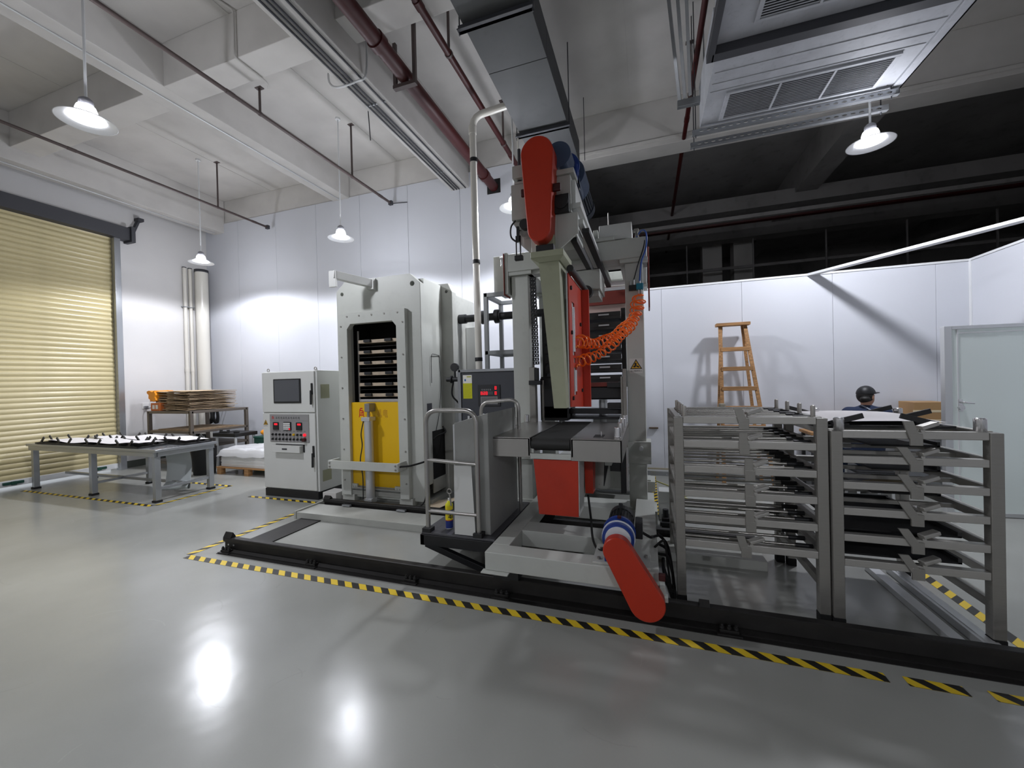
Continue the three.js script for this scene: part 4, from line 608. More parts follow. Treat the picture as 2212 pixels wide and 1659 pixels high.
// ================================================================ TRANSFER LOADER (the tall machine in the middle)
const camInv = camera.quaternion.clone();
function at(px, py, z) { const d = V((px - 1106) / 859, -(py - 829.5) / 859, -1).applyQuaternion(camInv); const k = z / d.z; return [d.x * k, 1.6 + d.y * k, z]; } // point at depth z that the photograph shows at a pixel
function frustum(b, t) { // box with different bottom and top rectangles [x0,z0,x1,z1,y]
  const P = []; for (const [x0, z0, x1, z1, y] of [b, t]) P.push([x0, y, z0], [x1, y, z0], [x1, y, z1], [x0, y, z1]);
  const f = [[0, 1, 5, 4], [1, 2, 6, 5], [2, 3, 7, 6], [3, 0, 4, 7], [4, 5, 6, 7], [3, 2, 1, 0]], pos = [];
  for (const [a, b2, c, d] of f) for (const i of [a, c, b2, a, d, c]) pos.push(...P[i]);
  const g = new THREE.BufferGeometry(); g.setAttribute('position', new THREE.Float32BufferAttribute(pos, 3)); g.computeVertexNormals(); return uvm(g);
}
function capsuleShape(ax, ay, ra, bxx, by, rb) { // two circles and their tangents
  const d = Math.hypot(bxx - ax, by - ay), th = Math.atan2(by - ay, bxx - ax), be = Math.acos((ra - rb) / d), pts = [];
  for (let i = 0; i <= 24; i++) { const a = th + be + (2 * Math.PI - 2 * be) * i / 24; pts.push([ax + ra * Math.cos(a), ay + ra * Math.sin(a)]); }
  for (let i = 0; i <= 24; i++) { const a = th - be + 2 * be * i / 24; pts.push([bxx + rb * Math.cos(a), by + rb * Math.sin(a)]); }
  return shape(pts);
}
const LD = thing('transfer_loader', 'tall grey gantry loading machine with orange covers and conveyor table', 'machine', [-.65, 0, -3.9]);
{
  const t = LD;
  // wheeled base
  const b = part(t, 'base_frame', [bx(-1.17, .2, -2.88, .05, .335, -2.72, .006), bx(-1.17, .2, -4.35, -1.03, .335, -2.88, .006), bx(-.13, .2, -4.35, .05, .335, -2.88, .006), bx(-1.03, .2, -3.42, -.13, .335, -3.2, .006)], M.grey);
  part(t, 'base_beam', bx(-1.6, .06, -4.75, .08, .2, -4.4, .006), M.grey); part(t, 'base_beam', bx(-1.6, .06, -6.0, .08, .2, -5.65, .006), M.grey); part(t, 'base_beam', bx(-1.17, .2, -4.75, -1.03, .3, -4.35, .004), M.grey); part(t, 'base_beam', bx(-.13, .2, -4.75, .05, .3, -4.35, .004), M.grey);
  for (const g of [bx(-1.19, .19, -2.74, -.98, .2, -2.68, .003), bx(-.02, .17, -2.74, .1, .2, -2.68, .003), bx(.05, .2, -2.8, .085, .26, -2.7, .004)]) part(b, 'end_plate', g, M.grey);
  for (const [x, z] of [[-1.02, -2.8], [-.03, -2.8], [-1.02, -4.1], [-.03, -4.1]]) { const w = part(b, 'wheel', [pipe([x, .205, z + .035], [x, .205, z - .035], .075, 28), pipe([x, .205, z + .045], [x, .205, z + .035], .086, 28)], M.dark, 'black rail wheel'); }
  for (const g of [bx(-1.12, .13, -2.86, -.92, .2, -2.75, .004), bx(-.13, .13, -2.86, .05, .2, -2.77, .004)]) part(b, 'wheel_housing', g, M.black);
  for (const g of [bx(-.38, .336, -3.05, -.12, .352, -2.74, .003), bx(-.1, .336, -2.95, .0, .352, -2.74, .003)]) part(b, 'motor_plate', g, M.grey); 
  for (const g of [bolt(-.34, .36, -2.79, 'y'), bolt(-.34, .36, -2.95, 'y'), bolt(-.06, .36, -2.79, 'y'), bolt(-.03, .36, -2.9, 'y')]) part(b, 'plate_bolt', g, M.steelDark);
  // drive motor and orange chain guard at the base
  const m = part(t, 'drive_motor', [pipe([-.205, .52, -2.74], [-.205, .52, -2.78], .105, 36), pipe([-.205, .52, -2.79], [-.205, .52, -2.86], .098, 36), pipe([-.205, .52, -2.86], [-.205, .52, -2.89], .112, 36), pipe([-.205, .5, -2.66], [-.205, .5, -2.74], .05, 24), bx(-.3, .35, -2.88, -.11, .45, -2.76, .006)], M.blue, 'blue geared motor');
  part(m, 'silver_ring', [pipe([-.205, .52, -2.78], [-.205, .52, -2.792], .111, 40), pipe([-.205, .52, -2.73], [-.205, .52, -2.74], .085, 36)], M.whiteTrim); part(m, 'red_cap', pipe([-.2, .63, -2.84], [-.2, .645, -2.84], .014, 12), M.redPipe);
  part(m, 'motor_body', [pipe([-.205, .52, -2.89], [-.205, .52, -3.12], .085, 30), pipe([-.205, .52, -3.12], [-.205, .52, -3.2], .092, 30), ...Array.from({ length: 20 }, (_, k) => { const a = k / 20 * 6.283; return bar([-.205 + Math.cos(a) * .088, .52 + Math.sin(a) * .088, -2.9], [-.205 + Math.cos(a) * .088, .52 + Math.sin(a) * .088, -3.12], .006, .012); }), bx(-.1, .46, -3.05, -.05, .58, -2.93, .005)], M.black); part(m, 'eye_bolt', [pipe([-.2, .6, -3.02], [-.2, .655, -3.02], .007, 8), bx(-.215, .645, -3.03, -.185, .68, -3.01, .004)], M.black);
  const cg = part(t, 'chain_guard', [ext(capsuleShape(-.202, .495, .083, -.027, .182, .103), .07, .006).translate(0, 0, -2.67)], M.orange, 'slanted orange chain guard at the base');
  for (const g of [bx(.045, .33, -2.65, .085, .375, -2.62, .006), bx(-.2, .29, -2.65, -.16, .33, -2.62, .006)]) part(cg, 'lug', g, M.redPipe);
  for (const g of [tube([[-.5, .6, -3.45], [-.46, .45, -3.3], [-.42, .36, -3.1], [-.36, .345, -2.95], [-.3, .4, -2.9]], .009, 30), tube([[-.08, .5, -3.0], [.0, .42, -3.1], [.02, .35, -3.3], [.1, .3, -3.4], [.16, .06, -3.3]], .01, 30), tube([[.03, .35, -3.1], [.1, .36, -3.2], [.12, .2, -3.15], [.14, .02, -3.1]], .008, 24)]) part(t, 'cable', g, M.rubber);
  // posts and top frame
  for (const [x0, x1] of [[-1.485, -1.28], [-.2, -.016]]) for (const z of [-4.45, -5.7]) { const p = part(t, 'post', [bx(x0, .2, z - .2, x1, 2.83, z, .008)], M.grey); part(p, 'cap_plate', [bx(x0 - .05, 2.83, z - .24, x1 + .05, 2.87, z + .04, .004), bx(x0 - .04, .2, z - .24, x1 + .04, .22, z + .04, .003)], M.grey); }
  part(t, 'top_frame', [bx(-1.51, 2.87, -4.66, .03, 3.08, -4.4, .01), bx(-1.51, 2.87, -5.92, .03, 3.08, -5.68, .01), bx(-1.51, 2.87, -5.68, -1.26, 3.08, -4.66, .01), bx(-.2, 2.87, -5.68, .03, 3.08, -4.66, .01)], M.grey);
  { const s = shape([[-.46, 4.66], [-.2, 4.66], [-.2, 5.6], [-.46, 5.6]], [[[-.41, 4.8], [-.41, 5.35], [-.26, 5.35], [-.26, 4.8]]]); for (const g of [exy(s, 2.87, .02), bx(-1.55, 2.62, -4.7, -1.51, 3.1, -4.4, .004), exz(shape([[-1.28, 2.83], [-1.05, 2.83], [-.95, 2.87], [-1.28, 2.87]]), -4.45, .15)]) part(t, 'frame_gusset', g, M.grey); }
  for (const g of [bx(-1.56, 2.6, -4.6, -1.552, 3.09, -4.38, .002), bx(-1.28, 2.62, -5.68, -.2, 2.8, -5.62, .004), bx(.035, 2.35, -4.75, .05, 3.0, -4.5, .003)]) part(t, 'red_brace', g, M.redBrown, 'red brown plates');
  part(t, 'rear_panel', [bx(-1.28, 2.42, -5.66, -.2, 2.62, -5.63, .004)], S({ color: 0xc4a9a0, roughness: .6 }));
  part(t, 'top_box', [bx(-.46, 3.1, -4.85, -.12, 3.27, -4.45, .005)], M.cab, 'pale box on the top beam'); part(t, 'top_plate', [bx(-.52, 3.08, -4.7, -.3, 3.115, -4.38, .004), bx(-.53, 3.1, -4.6, -.48, 3.25, -4.5, .004)], M.grey);
  part(t, 'top_fitting', [pipe([-.09, 3.08, -4.5], [-.07, 3.18, -4.5], .008, 8), pipe([-.07, 3.18, -4.5], [-.05, 3.09, -4.5], .008, 8), bx(-.1, 3.17, -4.52, -.05, 3.2, -4.48, .004), pipe([-.38, 3.27, -4.7], [-.38, 3.5, -4.7], .006, 8)], M.steelDark);
  // overhanging carriage beam
  const c = part(t, 'carriage_beam', [bx(-1.02, 2.91, -4.7, -.53, 3.2, -3.1, .006)], M.grey2, 'box beam reaching forward');
  part(c, 'side_channel', [exx(shape([[3.14, 2.99], [3.2, 2.9], [4.44, 2.86], [4.44, 3.06], [3.14, 3.17]]), -.53, .03), bx(-.53, 2.95, -4.4, -.46, 2.99, -3.14, .003), bx(-.54, 2.86, -4.4, -.46, 2.9, -3.25, .003)], M.cab);
  for (const g of [exz(shape([[-1.02, 2.9], [-.84, 2.9], [-.84, 2.75], [-.92, 2.75]]), -3.12, .03), bx(-1.0, 3.24, -3.2, -.88, 3.34, -3.08, .005), bx(-.99, 3.2, -3.22, -.86, 3.22, -3.1, .003), bx(-.65, 3.2, -3.4, -.5, 3.24, -3.08, .004)]) part(c, 'front_lug', g, M.grey2); part(c, 'stud', [pipe([-.955, 3.34, -3.14], [-.955, 3.5, -3.14], .013, 10), pipe([-.955, 3.2, -3.14], [-.955, 3.26, -3.14], .02, 10)], M.gunmetal);
  const mo = part(t, 'hoist_motor', [pipe([-.62, 3.36, -3.08], [-.62, 3.36, -3.3], .1, 28), pipe([-.585, 3.36, -3.4], [-.585, 3.36, -3.7], .125, 36), pipe([-.585, 3.36, -3.3], [-.585, 3.36, -3.4], .07, 24), bx(-.66, 3.2, -3.6, -.5, 3.3, -3.3, .006)], M.blue2, 'blue grey hoist motor'); part(mo, 'blue_flange', [pipe([-.6, 3.36, -3.28], [-.6, 3.36, -3.31], .115, 32), bx(-.53, 3.2, -3.36, -.5, 3.36, -3.26, .004)], M.blue);
  part(mo, 'cooling_fins', [pipe([-.585, 3.36, -3.7], [-.585, 3.36, -4.1], .1, 30), ...Array.from({ length: 24 }, (_, k) => { const a = k / 24 * 6.283; return bar([-.585 + Math.cos(a) * .105, 3.36 + Math.sin(a) * .105, -3.71], [-.585 + Math.cos(a) * .105, 3.36 + Math.sin(a) * .105, -4.08], .008, .02); }), pipe([-.585, 3.36, -4.1], [-.585, 3.36, -4.2], .115, 30)], S({ color: 0x252c38, roughness: .5 })); part(mo, 'motor_eye', pipe([-.585, 3.48, -3.5], [-.585, 3.52, -3.5], .012, 10), M.gunmetal);
  const og = part(t, 'hoist_chain_guard', [ext(capsuleShape(-.755, 3.325, .12, -.752, 2.745, .082), .17, .006).translate(0, 0, -3.11)], M.orange, 'upright orange chain guard at the top'); for (const g of [bx(-.65, 3.03, -3.0, -.585, 3.09, -2.97, .01), bx(-.9, 3.03, -3.0, -.85, 3.09, -2.97, .01)]) part(og, 'lug', g, M.redPipe);
  // trolley and clevis under the carriage
  for (const g of [bx(-.86, 2.62, -3.34, -.64, 2.91, -3.1, .006), exz(shape([[-.64, 2.62], [-.5, 2.87], [-.5, 2.91], [-.64, 2.91]]), -3.14, .03), exz(shape([[-.64, 2.62], [-.48, 2.74], [-.48, 2.9], [-.64, 2.9]]), -3.1, .02), bx(-.66, 2.74, -3.5, -.5, 2.91, -3.14, .004), exz(shape([[-.98, 2.74], [-.86, 2.62], [-.86, 2.8], [-.98, 2.84]]), -3.12, .04)]) part(t, 'trolley', g, M.grey);
  for (const g of [pipe([-.6, 2.98, -3.05], [-.6, 2.98, -3.12], .055, 24), bx(-.66, 2.9, -3.1, -.54, 3.04, -3.06, .005), pipe([-.9, 2.85, -3.05], [-.9, 2.85, -3.1], .04, 20)]) part(t, 'shaft_block', g, M.black);
  part(t, 'limit_switch', [bx(-.975, 2.73, -3.1, -.955, 2.85, -3.08), pipe([-.985, 2.78, -3.1], [-.985, 2.6, -3.1], .006, 8), pipe([-.95, 2.78, -3.1], [-.95, 2.6, -3.1], .006, 8), bx(-1.0, 2.58, -3.12, -.93, 2.62, -3.08, .006), tube([[-.98, 2.9, -3.08], [-1.02, 2.85, -3.08], [-1.02, 2.77, -3.08], [-.97, 2.72, -3.08]], .007, 20)], M.black);
  // hanging arm, orange panel
  const arm = part(t, 'hanging_arm', [frustum([-.676, -3.1, -.58, -2.98, 1.384], [-.769, -3.26, -.612, -2.98, 2.503]), frustum([-.769, -3.26, -.6, -2.97, 2.503], [-.826, -3.3, -.57, -2.95, 2.535]), bx(-.826, 2.535, -3.3, -.57, 2.585, -2.95, .006)], M.olive, 'tapered olive grey arm'); part(arm, 'arm_slot', bx(-.79, 2.59, -3.05, -.65, 2.64, -2.98, .003), M.black); part(arm, 'arm_top', bx(-.81, 2.585, -3.3, -.66, 2.74, -3.05, .012), M.olive);
  const slot = (z0, z1, y0, y1) => [[z0, y0], [z0, y1], [z1, y1], [z1, y0]];
  const op = part(t, 'gripper_panel', [exx(shape([[3.12, 1.385], [3.78, 1.34], [3.78, 2.44], [3.12, 2.44]], [slot(3.24, 3.36, 1.8, 2.24), slot(3.27, 3.4, 1.47, 1.7), slot(3.28, 3.38, 1.74, 1.78)]), -.575, .008), bx(-.567, 1.34, -3.8, -.5, 2.44, -3.77, .002)], M.orange, 'orange gripper panel');
  part(op, 'panel_edge', bx(-.585, 1.375, -3.78, -.577, 2.44, -3.1), M.alu); for (const g of [pipe([-.57, 1.83, -3.3], [-.57, 2.2, -3.3], .016, 12), pipe([-.57, 1.5, -3.34], [-.57, 1.68, -3.34], .016, 12)]) part(op, 'slot_cylinder', g, M.chrome); part(op, 'slot_back', [bx(-.6, 1.45, -3.42, -.586, 2.26, -3.22)], M.rubber);
  part(op, 'panel_bolt', bolt(-.562, 2.34, -3.2, 'x', .018, .015), M.black); for (const [z, y] of [[3.2, 1.98], [3.2, 1.45], [3.65, 2.1], [3.66, 1.8], [3.67, 1.5]]) part(op, 'panel_bolt', bolt(-.562, y, -z, 'x', .018, .015), M.black);
  for (const g of [bar([-.53, 2.74, -3.2], [-.53, 2.74, -5.0], .05, .07, .004), bar([-.45, 2.82, -3.3], [-.45, 2.82, -5.4], .06, .04, .004), pipe([-.55, 2.47, -3.1], [-.55, 2.47, -4.0], .028, 16), pipe([-.55, 2.47, -3.98], [-.55, 2.47, -4.05], .06, 20)]) part(t, 'guide_rail', g, M.dark);
  part(t, 'rail_carrier', [bx(-.68, 2.5, -4.5, -.42, 2.7, -4.05, .006), bx(-.66, 2.44, -4.45, -.44, 2.5, -4.1, .004)], M.grey2);
  // lift cage with plates inside
  const lc = part(t, 'lift_cage', [bx(-1.22, 1.52, -5.5, -1.17, 2.42, -4.8, .004), bx(-.27, 1.52, -5.5, -.22, 2.42, -4.8, .004), bx(-1.22, 1.5, -5.5, -.22, 1.53, -4.8)], M.plateDark, 'dark lift cage');
  for (let k = 0; k < 7; k++) { const y = 1.56 + k * .122; const pl = part(lc, 'cage_plate', [bx(-1.17, y, -5.5, -.27, y + .03, -4.72, .003), bx(-1.17, y + .03, -4.76, -.27, y + .085, -4.74, .003)], M.plateDark); part(pl, 'plate_slot', bx(-.52, y + .045, -4.74, -.4, y + .062, -4.735), M.alu); }
  for (const g of [pipe([-.255, .95, -4.5], [-.255, 1.62, -4.5], .018, 12), pipe([-1.15, .95, -4.5], [-1.15, 1.6, -4.5], .018, 12), bx(-.24, .8, -4.44, -.205, 1.7, -4.36, .003), bx(-1.27, 1.0, -4.45, -1.2, 1.75, -4.36, .004)]) part(t, 'lift_guide', g, M.steelDark);
  for (const g of [bx(-1.2, 1.38, -4.72, -.24, 1.5, -4.58, .005), bx(-1.2, 1.2, -4.75, -.24, 1.26, -4.6, .005), bx(-1.18, 1.16, -4.6, -.85, 1.62, -4.5, .005), bx(-.42, 1.5, -4.62, -.24, 1.56, -4.52, .004), bx(-.42, 1.27, -4.62, -.24, 1.33, -4.52, .004), bx(-1.0, 1.14, -4.9, -.3, 1.17, -4.6, .004)]) part(t, 'lift_beam', g, M.black); part(t, 'lift_carrier', [bx(-1.2, 1.14, -4.78, -.86, 1.64, -4.62, .006)], M.black); part(t, 'lift_carrier', [bx(-.84, 1.36, -4.76, -.24, 1.54, -4.7, .004)], M.plateDark); part(t, 'lift_carrier', [bx(-1.18, 1.13, -5.0, -.86, 1.3, -4.5, .006)], M.black); part(t, 'lift_red_bar', bx(-.9, 1.51, -4.7, -.3, 1.56, -4.66, .003), M.redBrown);
  for (const g of [pipe([-.5, .98, -4.85], [-.5, 1.35, -4.85], .05, 24), pipe([-.95, 1.1, -4.6], [-.95, 1.35, -4.6], .035, 20), bx(-.62, 1.06, -4.9, -.32, 1.14, -4.82, .01)]) part(t, 'lift_cylinder', g, M.alu);
  { // cable chain
    const s = shape([[-.034, -.018], [.034, -.018], [.034, .018], [-.034, .018]]); s.holes = [circlePath(-.015, 0, .009), circlePath(.015, 0, .009)]; const g = uvm(new THREE.ExtrudeGeometry(s, { depth: .03, bevelEnabled: false, curveSegments: 8 }));
    for (let k = 0; k < 24; k++) { const q = part(t, 'chain_link', g.clone().translate(-1.19 + .0006 * k + (k % 5 === 3 ? .003 : 0), 2.74 - k * .041, -4.34), M.black); }
    part(t, 'chain_bracket', [bx(-1.2, 1.6, -4.36, -1.15, 1.74, -4.32, .005), bx(-1.26, 1.55, -4.38, -1.12, 1.6, -4.3, .004)], M.black);
    part(t, 'olive_column', bx(-1.1, 1.55, -4.9, -1.0, 2.55, -4.75, .006), M.olive);
  }
  // conveyor table
  const ct = part(t, 'conveyor_table', [bx(-1.34, 1.112, -4.42, -.925, 1.13, -3.15, .004), bx(-.585, 1.112, -4.42, -.19, 1.13, -3.15, .004), bx(-1.34, .965, -3.165, -.925, 1.125, -3.15, .003), bx(-.585, .95, -3.165, -.19, 1.125, -3.15, .003), bx(-1.34, .965, -4.42, -1.325, 1.125, -3.15, .003), bx(-.205, .95, -4.42, -.19, 1.125, -3.15, .003), bx(-.94, .98, -4.42, -.925, 1.12, -3.15), bx(-.585, .98, -4.42, -.57, 1.12, -3.15)], M.stainless, 'stainless conveyor table');
  part(ct, 'belt', [bx(-.915, 1.108, -4.5, -.595, 1.124, -3.2, .003), pipe([-.915, 1.075, -3.2], [-.595, 1.075, -3.2], .05, 28), bx(-.915, 1.02, -4.5, -.595, 1.03, -3.2, .003)], M.belt, 'dark conveyor belt'); part(ct, 'belt_plate', [bx(-.925, .955, -3.18, -.585, 1.0, -3.15, .003), bx(-.935, 1.0, -3.3, -.9, 1.04, -3.17, .003)], M.grey);
  for (const x of [-1.31, -.228]) for (const z of [-3.27, -3.62, -4.02, -4.36]) part(ct, 'guide_pin', lathe([[0, .083], [.02, .083], [.027, .076], [.0275, .008], [.03, .006], [.03, 0], [0, 0]], x, 1.13, z, 24), M.chrome);
  part(ct, 'sensor_window', [bx(-.42, 1.129, -3.4, -.34, 1.1315, -3.24)], M.rubber); part(ct, 'sensor_pin', pipe([-.36, 1.13, -3.3], [-.36, 1.17, -3.3], .004, 8), M.chrome);
  part(t, 'table_bracket', [bx(-.26, .69, -4.66, .03, .925, -4.4, .006)], M.grey); part(t, 'table_bracket', [bx(-1.53, .69, -4.66, -1.24, .925, -4.4, .006)], M.grey); part(t, 'table_beam', bx(-.36, .85, -4.6, -.3, .95, -3.5, .005), M.grey); part(t, 'table_beam', bx(-1.2, .88, -4.6, -1.14, .96, -3.6, .005), M.grey); part(t, 'bracket_pin', pipe([-.07, .86, -4.4], [-.07, .86, -4.34], .022, 14), M.alu);
  part(t, 'lower_cover', [frustum([-.862, -3.36, -.537, -3.16, .5], [-.9, -3.4, -.532, -3.16, .95])], M.orange, 'large orange lower cover'); part(t, 'cover_side', [frustum([-.536, -3.4, -.53, -3.165, .51], [-.531, -3.44, -.525, -3.165, .95]), bx(-.6, .55, -3.75, -.55, .95, -3.45, .004)], M.cab);
  part(t, 'small_cover', [frustum([-.53, -3.62, -.462, -3.5, .6], [-.535, -3.7, -.46, -3.5, .95])], M.orange, 'small orange cover'); part(t, 'tank', [lathe([[0, 0], [.06, 0], [.072, .015], [.078, .4], [0, .4]], -.42, .56, -3.85, 28)], M.grey2, 'grey round tank');
  for (const g of [bx(-.25, .52, -3.95, -.2, .95, -3.85, .004), bx(-.4, .72, -3.93, -.22, .8, -3.87, .004), bar([-.36, .9, -3.8], [-.42, .6, -3.8], .05, .04, .004), bar([-.56, .93, -3.55], [-.58, .55, -3.55], .04, .04)]) part(t, 'black_actuator', g, M.black); part(t, 'actuator_rod', pipe([-.19, .55, -3.86], [-.19, .95, -3.86], .014, 12), M.chrome);
  part(t, 'warning_sign', [plate(.135, .158).translate(-.105, 1.73, -4.4485)], PX(warnTex));
  for (const g of [bx(-1.2, .5, -6.1, -.3, .54, -5.0, .004), bx(-1.1, .2, -5.6, -.3, .5, -5.2, .01)]) part(t, 'rear_tray', g, M.grey2);
  part(t, 'air_valve', [bx(-.16, 2.53, -4.45, -.08, 2.585, -4.4, .004)], M.black); part(t, 'air_valve', [bx(-.085, 2.53, -4.46, -.015, 2.595, -4.39, .006)], S({ color: 0x12809c, roughness: .4 }), 'blue air fitting'); for (const g of [pipe([-.14, 2.585, -4.42], [-.14, 2.63, -4.42], .01, 10), pipe([-.11, 2.585, -4.42], [-.11, 2.64, -4.42], .01, 10), pipe([-.05, 2.595, -4.42], [-.05, 2.63, -4.42], .01, 10), pipe([-.06, 2.49, -4.42], [-.06, 2.53, -4.42], .009, 10), pipe([-.035, 2.49, -4.42], [-.035, 2.53, -4.42], .009, 10)]) part(t, 'valve_fitting', g, M.alu);
  solo('air_tube', 'blue air tube looping from the top beam to the valve on the right post', 'hose', [tube([[-.05, 2.62, -4.41], [-.03, 2.8, -4.38], [.02, 2.95, -4.37], [.025, 3.1, -4.38], [-.02, 3.16, -4.45], [-.08, 3.12, -4.55]], .008, 50)], S({ color: 0x2353a8, roughness: .35 }));
  solo('air_tube', 'black air tube beside the blue tube on the right post', 'hose', [tube([[-.11, 2.63, -4.42], [-.06, 2.8, -4.4], [.0, 2.98, -4.4], [.0, 3.08, -4.42], [-.06, 3.1, -4.5]], .006, 50)], M.black);
}
function coil(label, pts, turns, R0, R1) { // spring hose around a sagging line
  const c = new THREE.CatmullRomCurve3(pts.map((p) => V(...p))), n = turns * 16, P = []; const fr = c.computeFrenetFrames(n, false);
  for (let i = 0; i <= n; i++) { const u = i / n, p = c.getPointAt(u), a = u * turns * 6.2832, R = (R0 + (R1 - R0) * u) * Math.min(1, u * 18, (1 - u) * 18) * (.92 + .14 * Math.sin(u * 23)); p.addScaledVector(fr.normals[i], Math.cos(a) * R).addScaledVector(fr.binormals[i], Math.sin(a) * R); P.push(p); }
  const g = clean(new THREE.TubeGeometry(new THREE.CatmullRomCurve3(P), n, .0075, 8, false));
  solo('air_hose', label, 'hose', [g], M.orangeHose);
}
coil('upper orange spiral air hose from the right post to the orange panel', [[-.06, 2.5, -4.42], at(1366, 690, -4.3), at(1340, 716, -4.1), at(1310, 736, -3.85), at(1278, 743, -3.6), at(1250, 738, -3.4), [-.555, 1.86, -3.3]], 21, .058, .05);
coil('lower orange spiral air hose from the right post to the orange panel', [[-.035, 2.5, -4.42], at(1374, 684, -4.28), at(1348, 718, -4.05), at(1320, 745, -3.8), at(1296, 764, -3.65), at(1268, 776, -3.5), at(1250, 782, -3.4), [-.555, 1.7, -3.34]], 20, .055, .045);
// ================================================================ RACKS ON THE RIGHT
function clipPart(rack, x, y, z, lean) { // bent locking plate on a front rail
  const c = part(rack, 'rail_clip', [exz(shape([[x - .028 + lean, y + .085], [x + .02 + lean, y + .085], [x + .025, y - .02], [x - .025, y - .02]]), z + .012, .01, .001), bx(x - .025, y - .06, z, x + .035, y + .01, z + .014, .002)], M.steelDark);
  part(c, 'clip_wing', [bar([x + .02, y + .045, z + .005], [x + .11, y + .072, z - .02], .05, .024, .006), pipe([x + .035, y + .03, z - .02], [x + .035, y + .03, z + .012], .01, 12)], M.steel);
}
{
  const t = thing('roller_rack', 'left steel rack with many thin rollers on every tier', 'rack', [.63, 0, -3.5]);
  const xl = .205, xr = 1.05, zf = -3.05, zb = -3.95, tiers = [1.298, 1.13, .955, .785, .611, .435];
  for (const x of [xl, xr]) for (const z of [zf, zb]) { const l = part(t, 'leg', bx(x - .03, .06, z - .03, x + .03, 1.315, z + .03, .004), M.steelDark); part(l, 'foot', bx(x - .032, 0, z - .032, x + .032, .06, z + .032, .004), M.rubber); }
  const rod = pipe([0, 0, 0], [xr - xl - .07, 0, 0], .0105, 12), sleeve = pipe([xr - xl - .16, 0, 0], [xr - xl - .06, 0, 0], .016, 12);
  tiers.forEach((y, i) => {
    part(t, 'front_rail', bx(xl + .03, y - .024, zf - .025, xr - .03, y + .024, zf + .025, .004), M.steel); part(t, 'rear_rail', bx(xl + .03, y - .024, zb - .025, xr - .03, y + .024, zb + .025, .004), M.steelDark);
    for (const x of [xl, xr]) part(t, 'side_rail', bx(x - .02, y - .022, zb + .03, x + .02, y + .022, zf - .03, .004), M.steelDark);
    const n = 6; for (let k = 0; k < n; k++) { const z = zf - .09 - k * .143, r = piece(t, 'roller', rod, M.rod, [xl + .035 - .63, y + .012, z + 3.5]); const s = new THREE.Mesh(sleeve, M.black); s.name = 'bearing'; r.add(s); }
    clipPart(t, .605 + (i > 1 && i < 5 ? .03 : 0), y, zf + .026, i % 5 ? .004 : -.025);
  });
  for (const x of [xl, xr]) part(t, 'low_side_bar', bx(x - .02, .22, zb, x + .02, .27, zf, .004), M.steelDark);
  for (const x of [xl + .045, xr - .03]) for (const z of [-3.08, -3.32, -3.58, -3.85]) part(t, 'stop_pin', lathe([[0, .085], [.011, .083], [.0135, .078], [.0135, 0], [0, 0]], x, 1.31, z, 16), M.steel);
}
{
  const t = thing('tray_rack', 'right steel rack with dark trays and paper on top', 'rack', [1.49, 0, -3.45]);
  const xl = 1.118, xr = 1.868, zf = -3.03, zb = -3.9, tiers = [1.218, 1.062, .9, .737, .573, .417];
  for (const x of [xl, xr]) for (const z of [zf, zb]) { const l = part(t, 'leg', bx(x - .03, .06, z - .03, x + .03, 1.237, z + .03, .004), M.steelDark); part(l, 'foot', bx(x - .032, 0, z - .032, x + .032, .06, z + .032, .004), M.rubber); }
  tiers.forEach((y, i) => {
    part(t, 'front_rail', bx(xl + .03, y - .023, zf - .025, xr - .03, y + .023, zf + .025, .004), M.steel); part(t, 'rear_rail', bx(xl + .03, y - .023, zb - .025, xr - .03, y + .023, zb + .025, .004), M.steelDark);
    for (const x of [xl, xr]) part(t, 'side_rail', bx(x - .02, y - .025, zb + .03, x + .02, y + .025, zf - .03, .004), M.steel);
    if (i < 4) part(t, 'cross_bar', [bx(xl, y - .015, -3.32, xr, y + .01, -3.29, .002), bx(xl, y - .015, -3.62, xr, y + .01, -3.59, .002)], M.steelDark);
    clipPart(t, 1.5, y, zf + .026, i ? -.06 : -.03);
  });
  part(t, 'low_side_bar', [bx(xr - .02, .22, zb, xr + .02, .27, zf, .004)], M.steelDark);
  for (const [x, z] of [[1.83, -3.06], [1.15, -3.06], [1.3, -3.88], [1.83, -3.86]]) part(t, 'stop_pin', lathe([[0, .085], [.024, .083], [.028, .076], [.028, 0], [0, 0]], x, 1.236, z, 20), M.chrome);
  const nm = ['uppermost', 'second', 'third', 'fourth', 'fifth', 'lowest'];
  [1, 2, 3, 4, 5].forEach((i) => { const y = tiers[i] + .03, dark = i > 3; const d = thing('tray', dark ? `${i === 5 ? 'lower' : 'upper'} of the two black trays low in the right rack` : `grey steel tray on the ${nm[i]} tier of the right rack`, 'tray', [1.49, y, -3.5]);
    part(d, 'tray_plate', bx(xl + .04 + (dark ? 0 : .3), y, zb + .05, xr - (dark ? .12 : .04), y + .012, zf - (dark ? .04 : .36), .002), dark ? M.rubber : M.dark); part(d, 'tray_edge', [bx(xl + .04 + (dark ? 0 : .3), y, zb + .05, xr - (dark ? .12 : .04), y + .04, zb + .07, .002), bx(xr - (dark ? .14 : .06), y, zb + .05, xr - (dark ? .12 : .04), y + .035, zf - (dark ? .04 : .36), .002)], M.dark); });
  solo('packing_paper', 'piece of tan paper hanging from a tray in the middle of the right rack', 'paper', [(() => { const g = new THREE.PlaneGeometry(.3, .3, 8, 8), p = g.attributes.position; for (let i = 0; i < p.count; i++) p.setZ(i, -.05 * Math.pow(p.getX(i) * 4, 2)); g.rotateX(-Math.PI / 2); g.computeVertexNormals(); return clean(g).translate(1.66, .81, -3.5); })()], S({ color: 0xa8946c, roughness: .8, side: THREE.DoubleSide }));
}
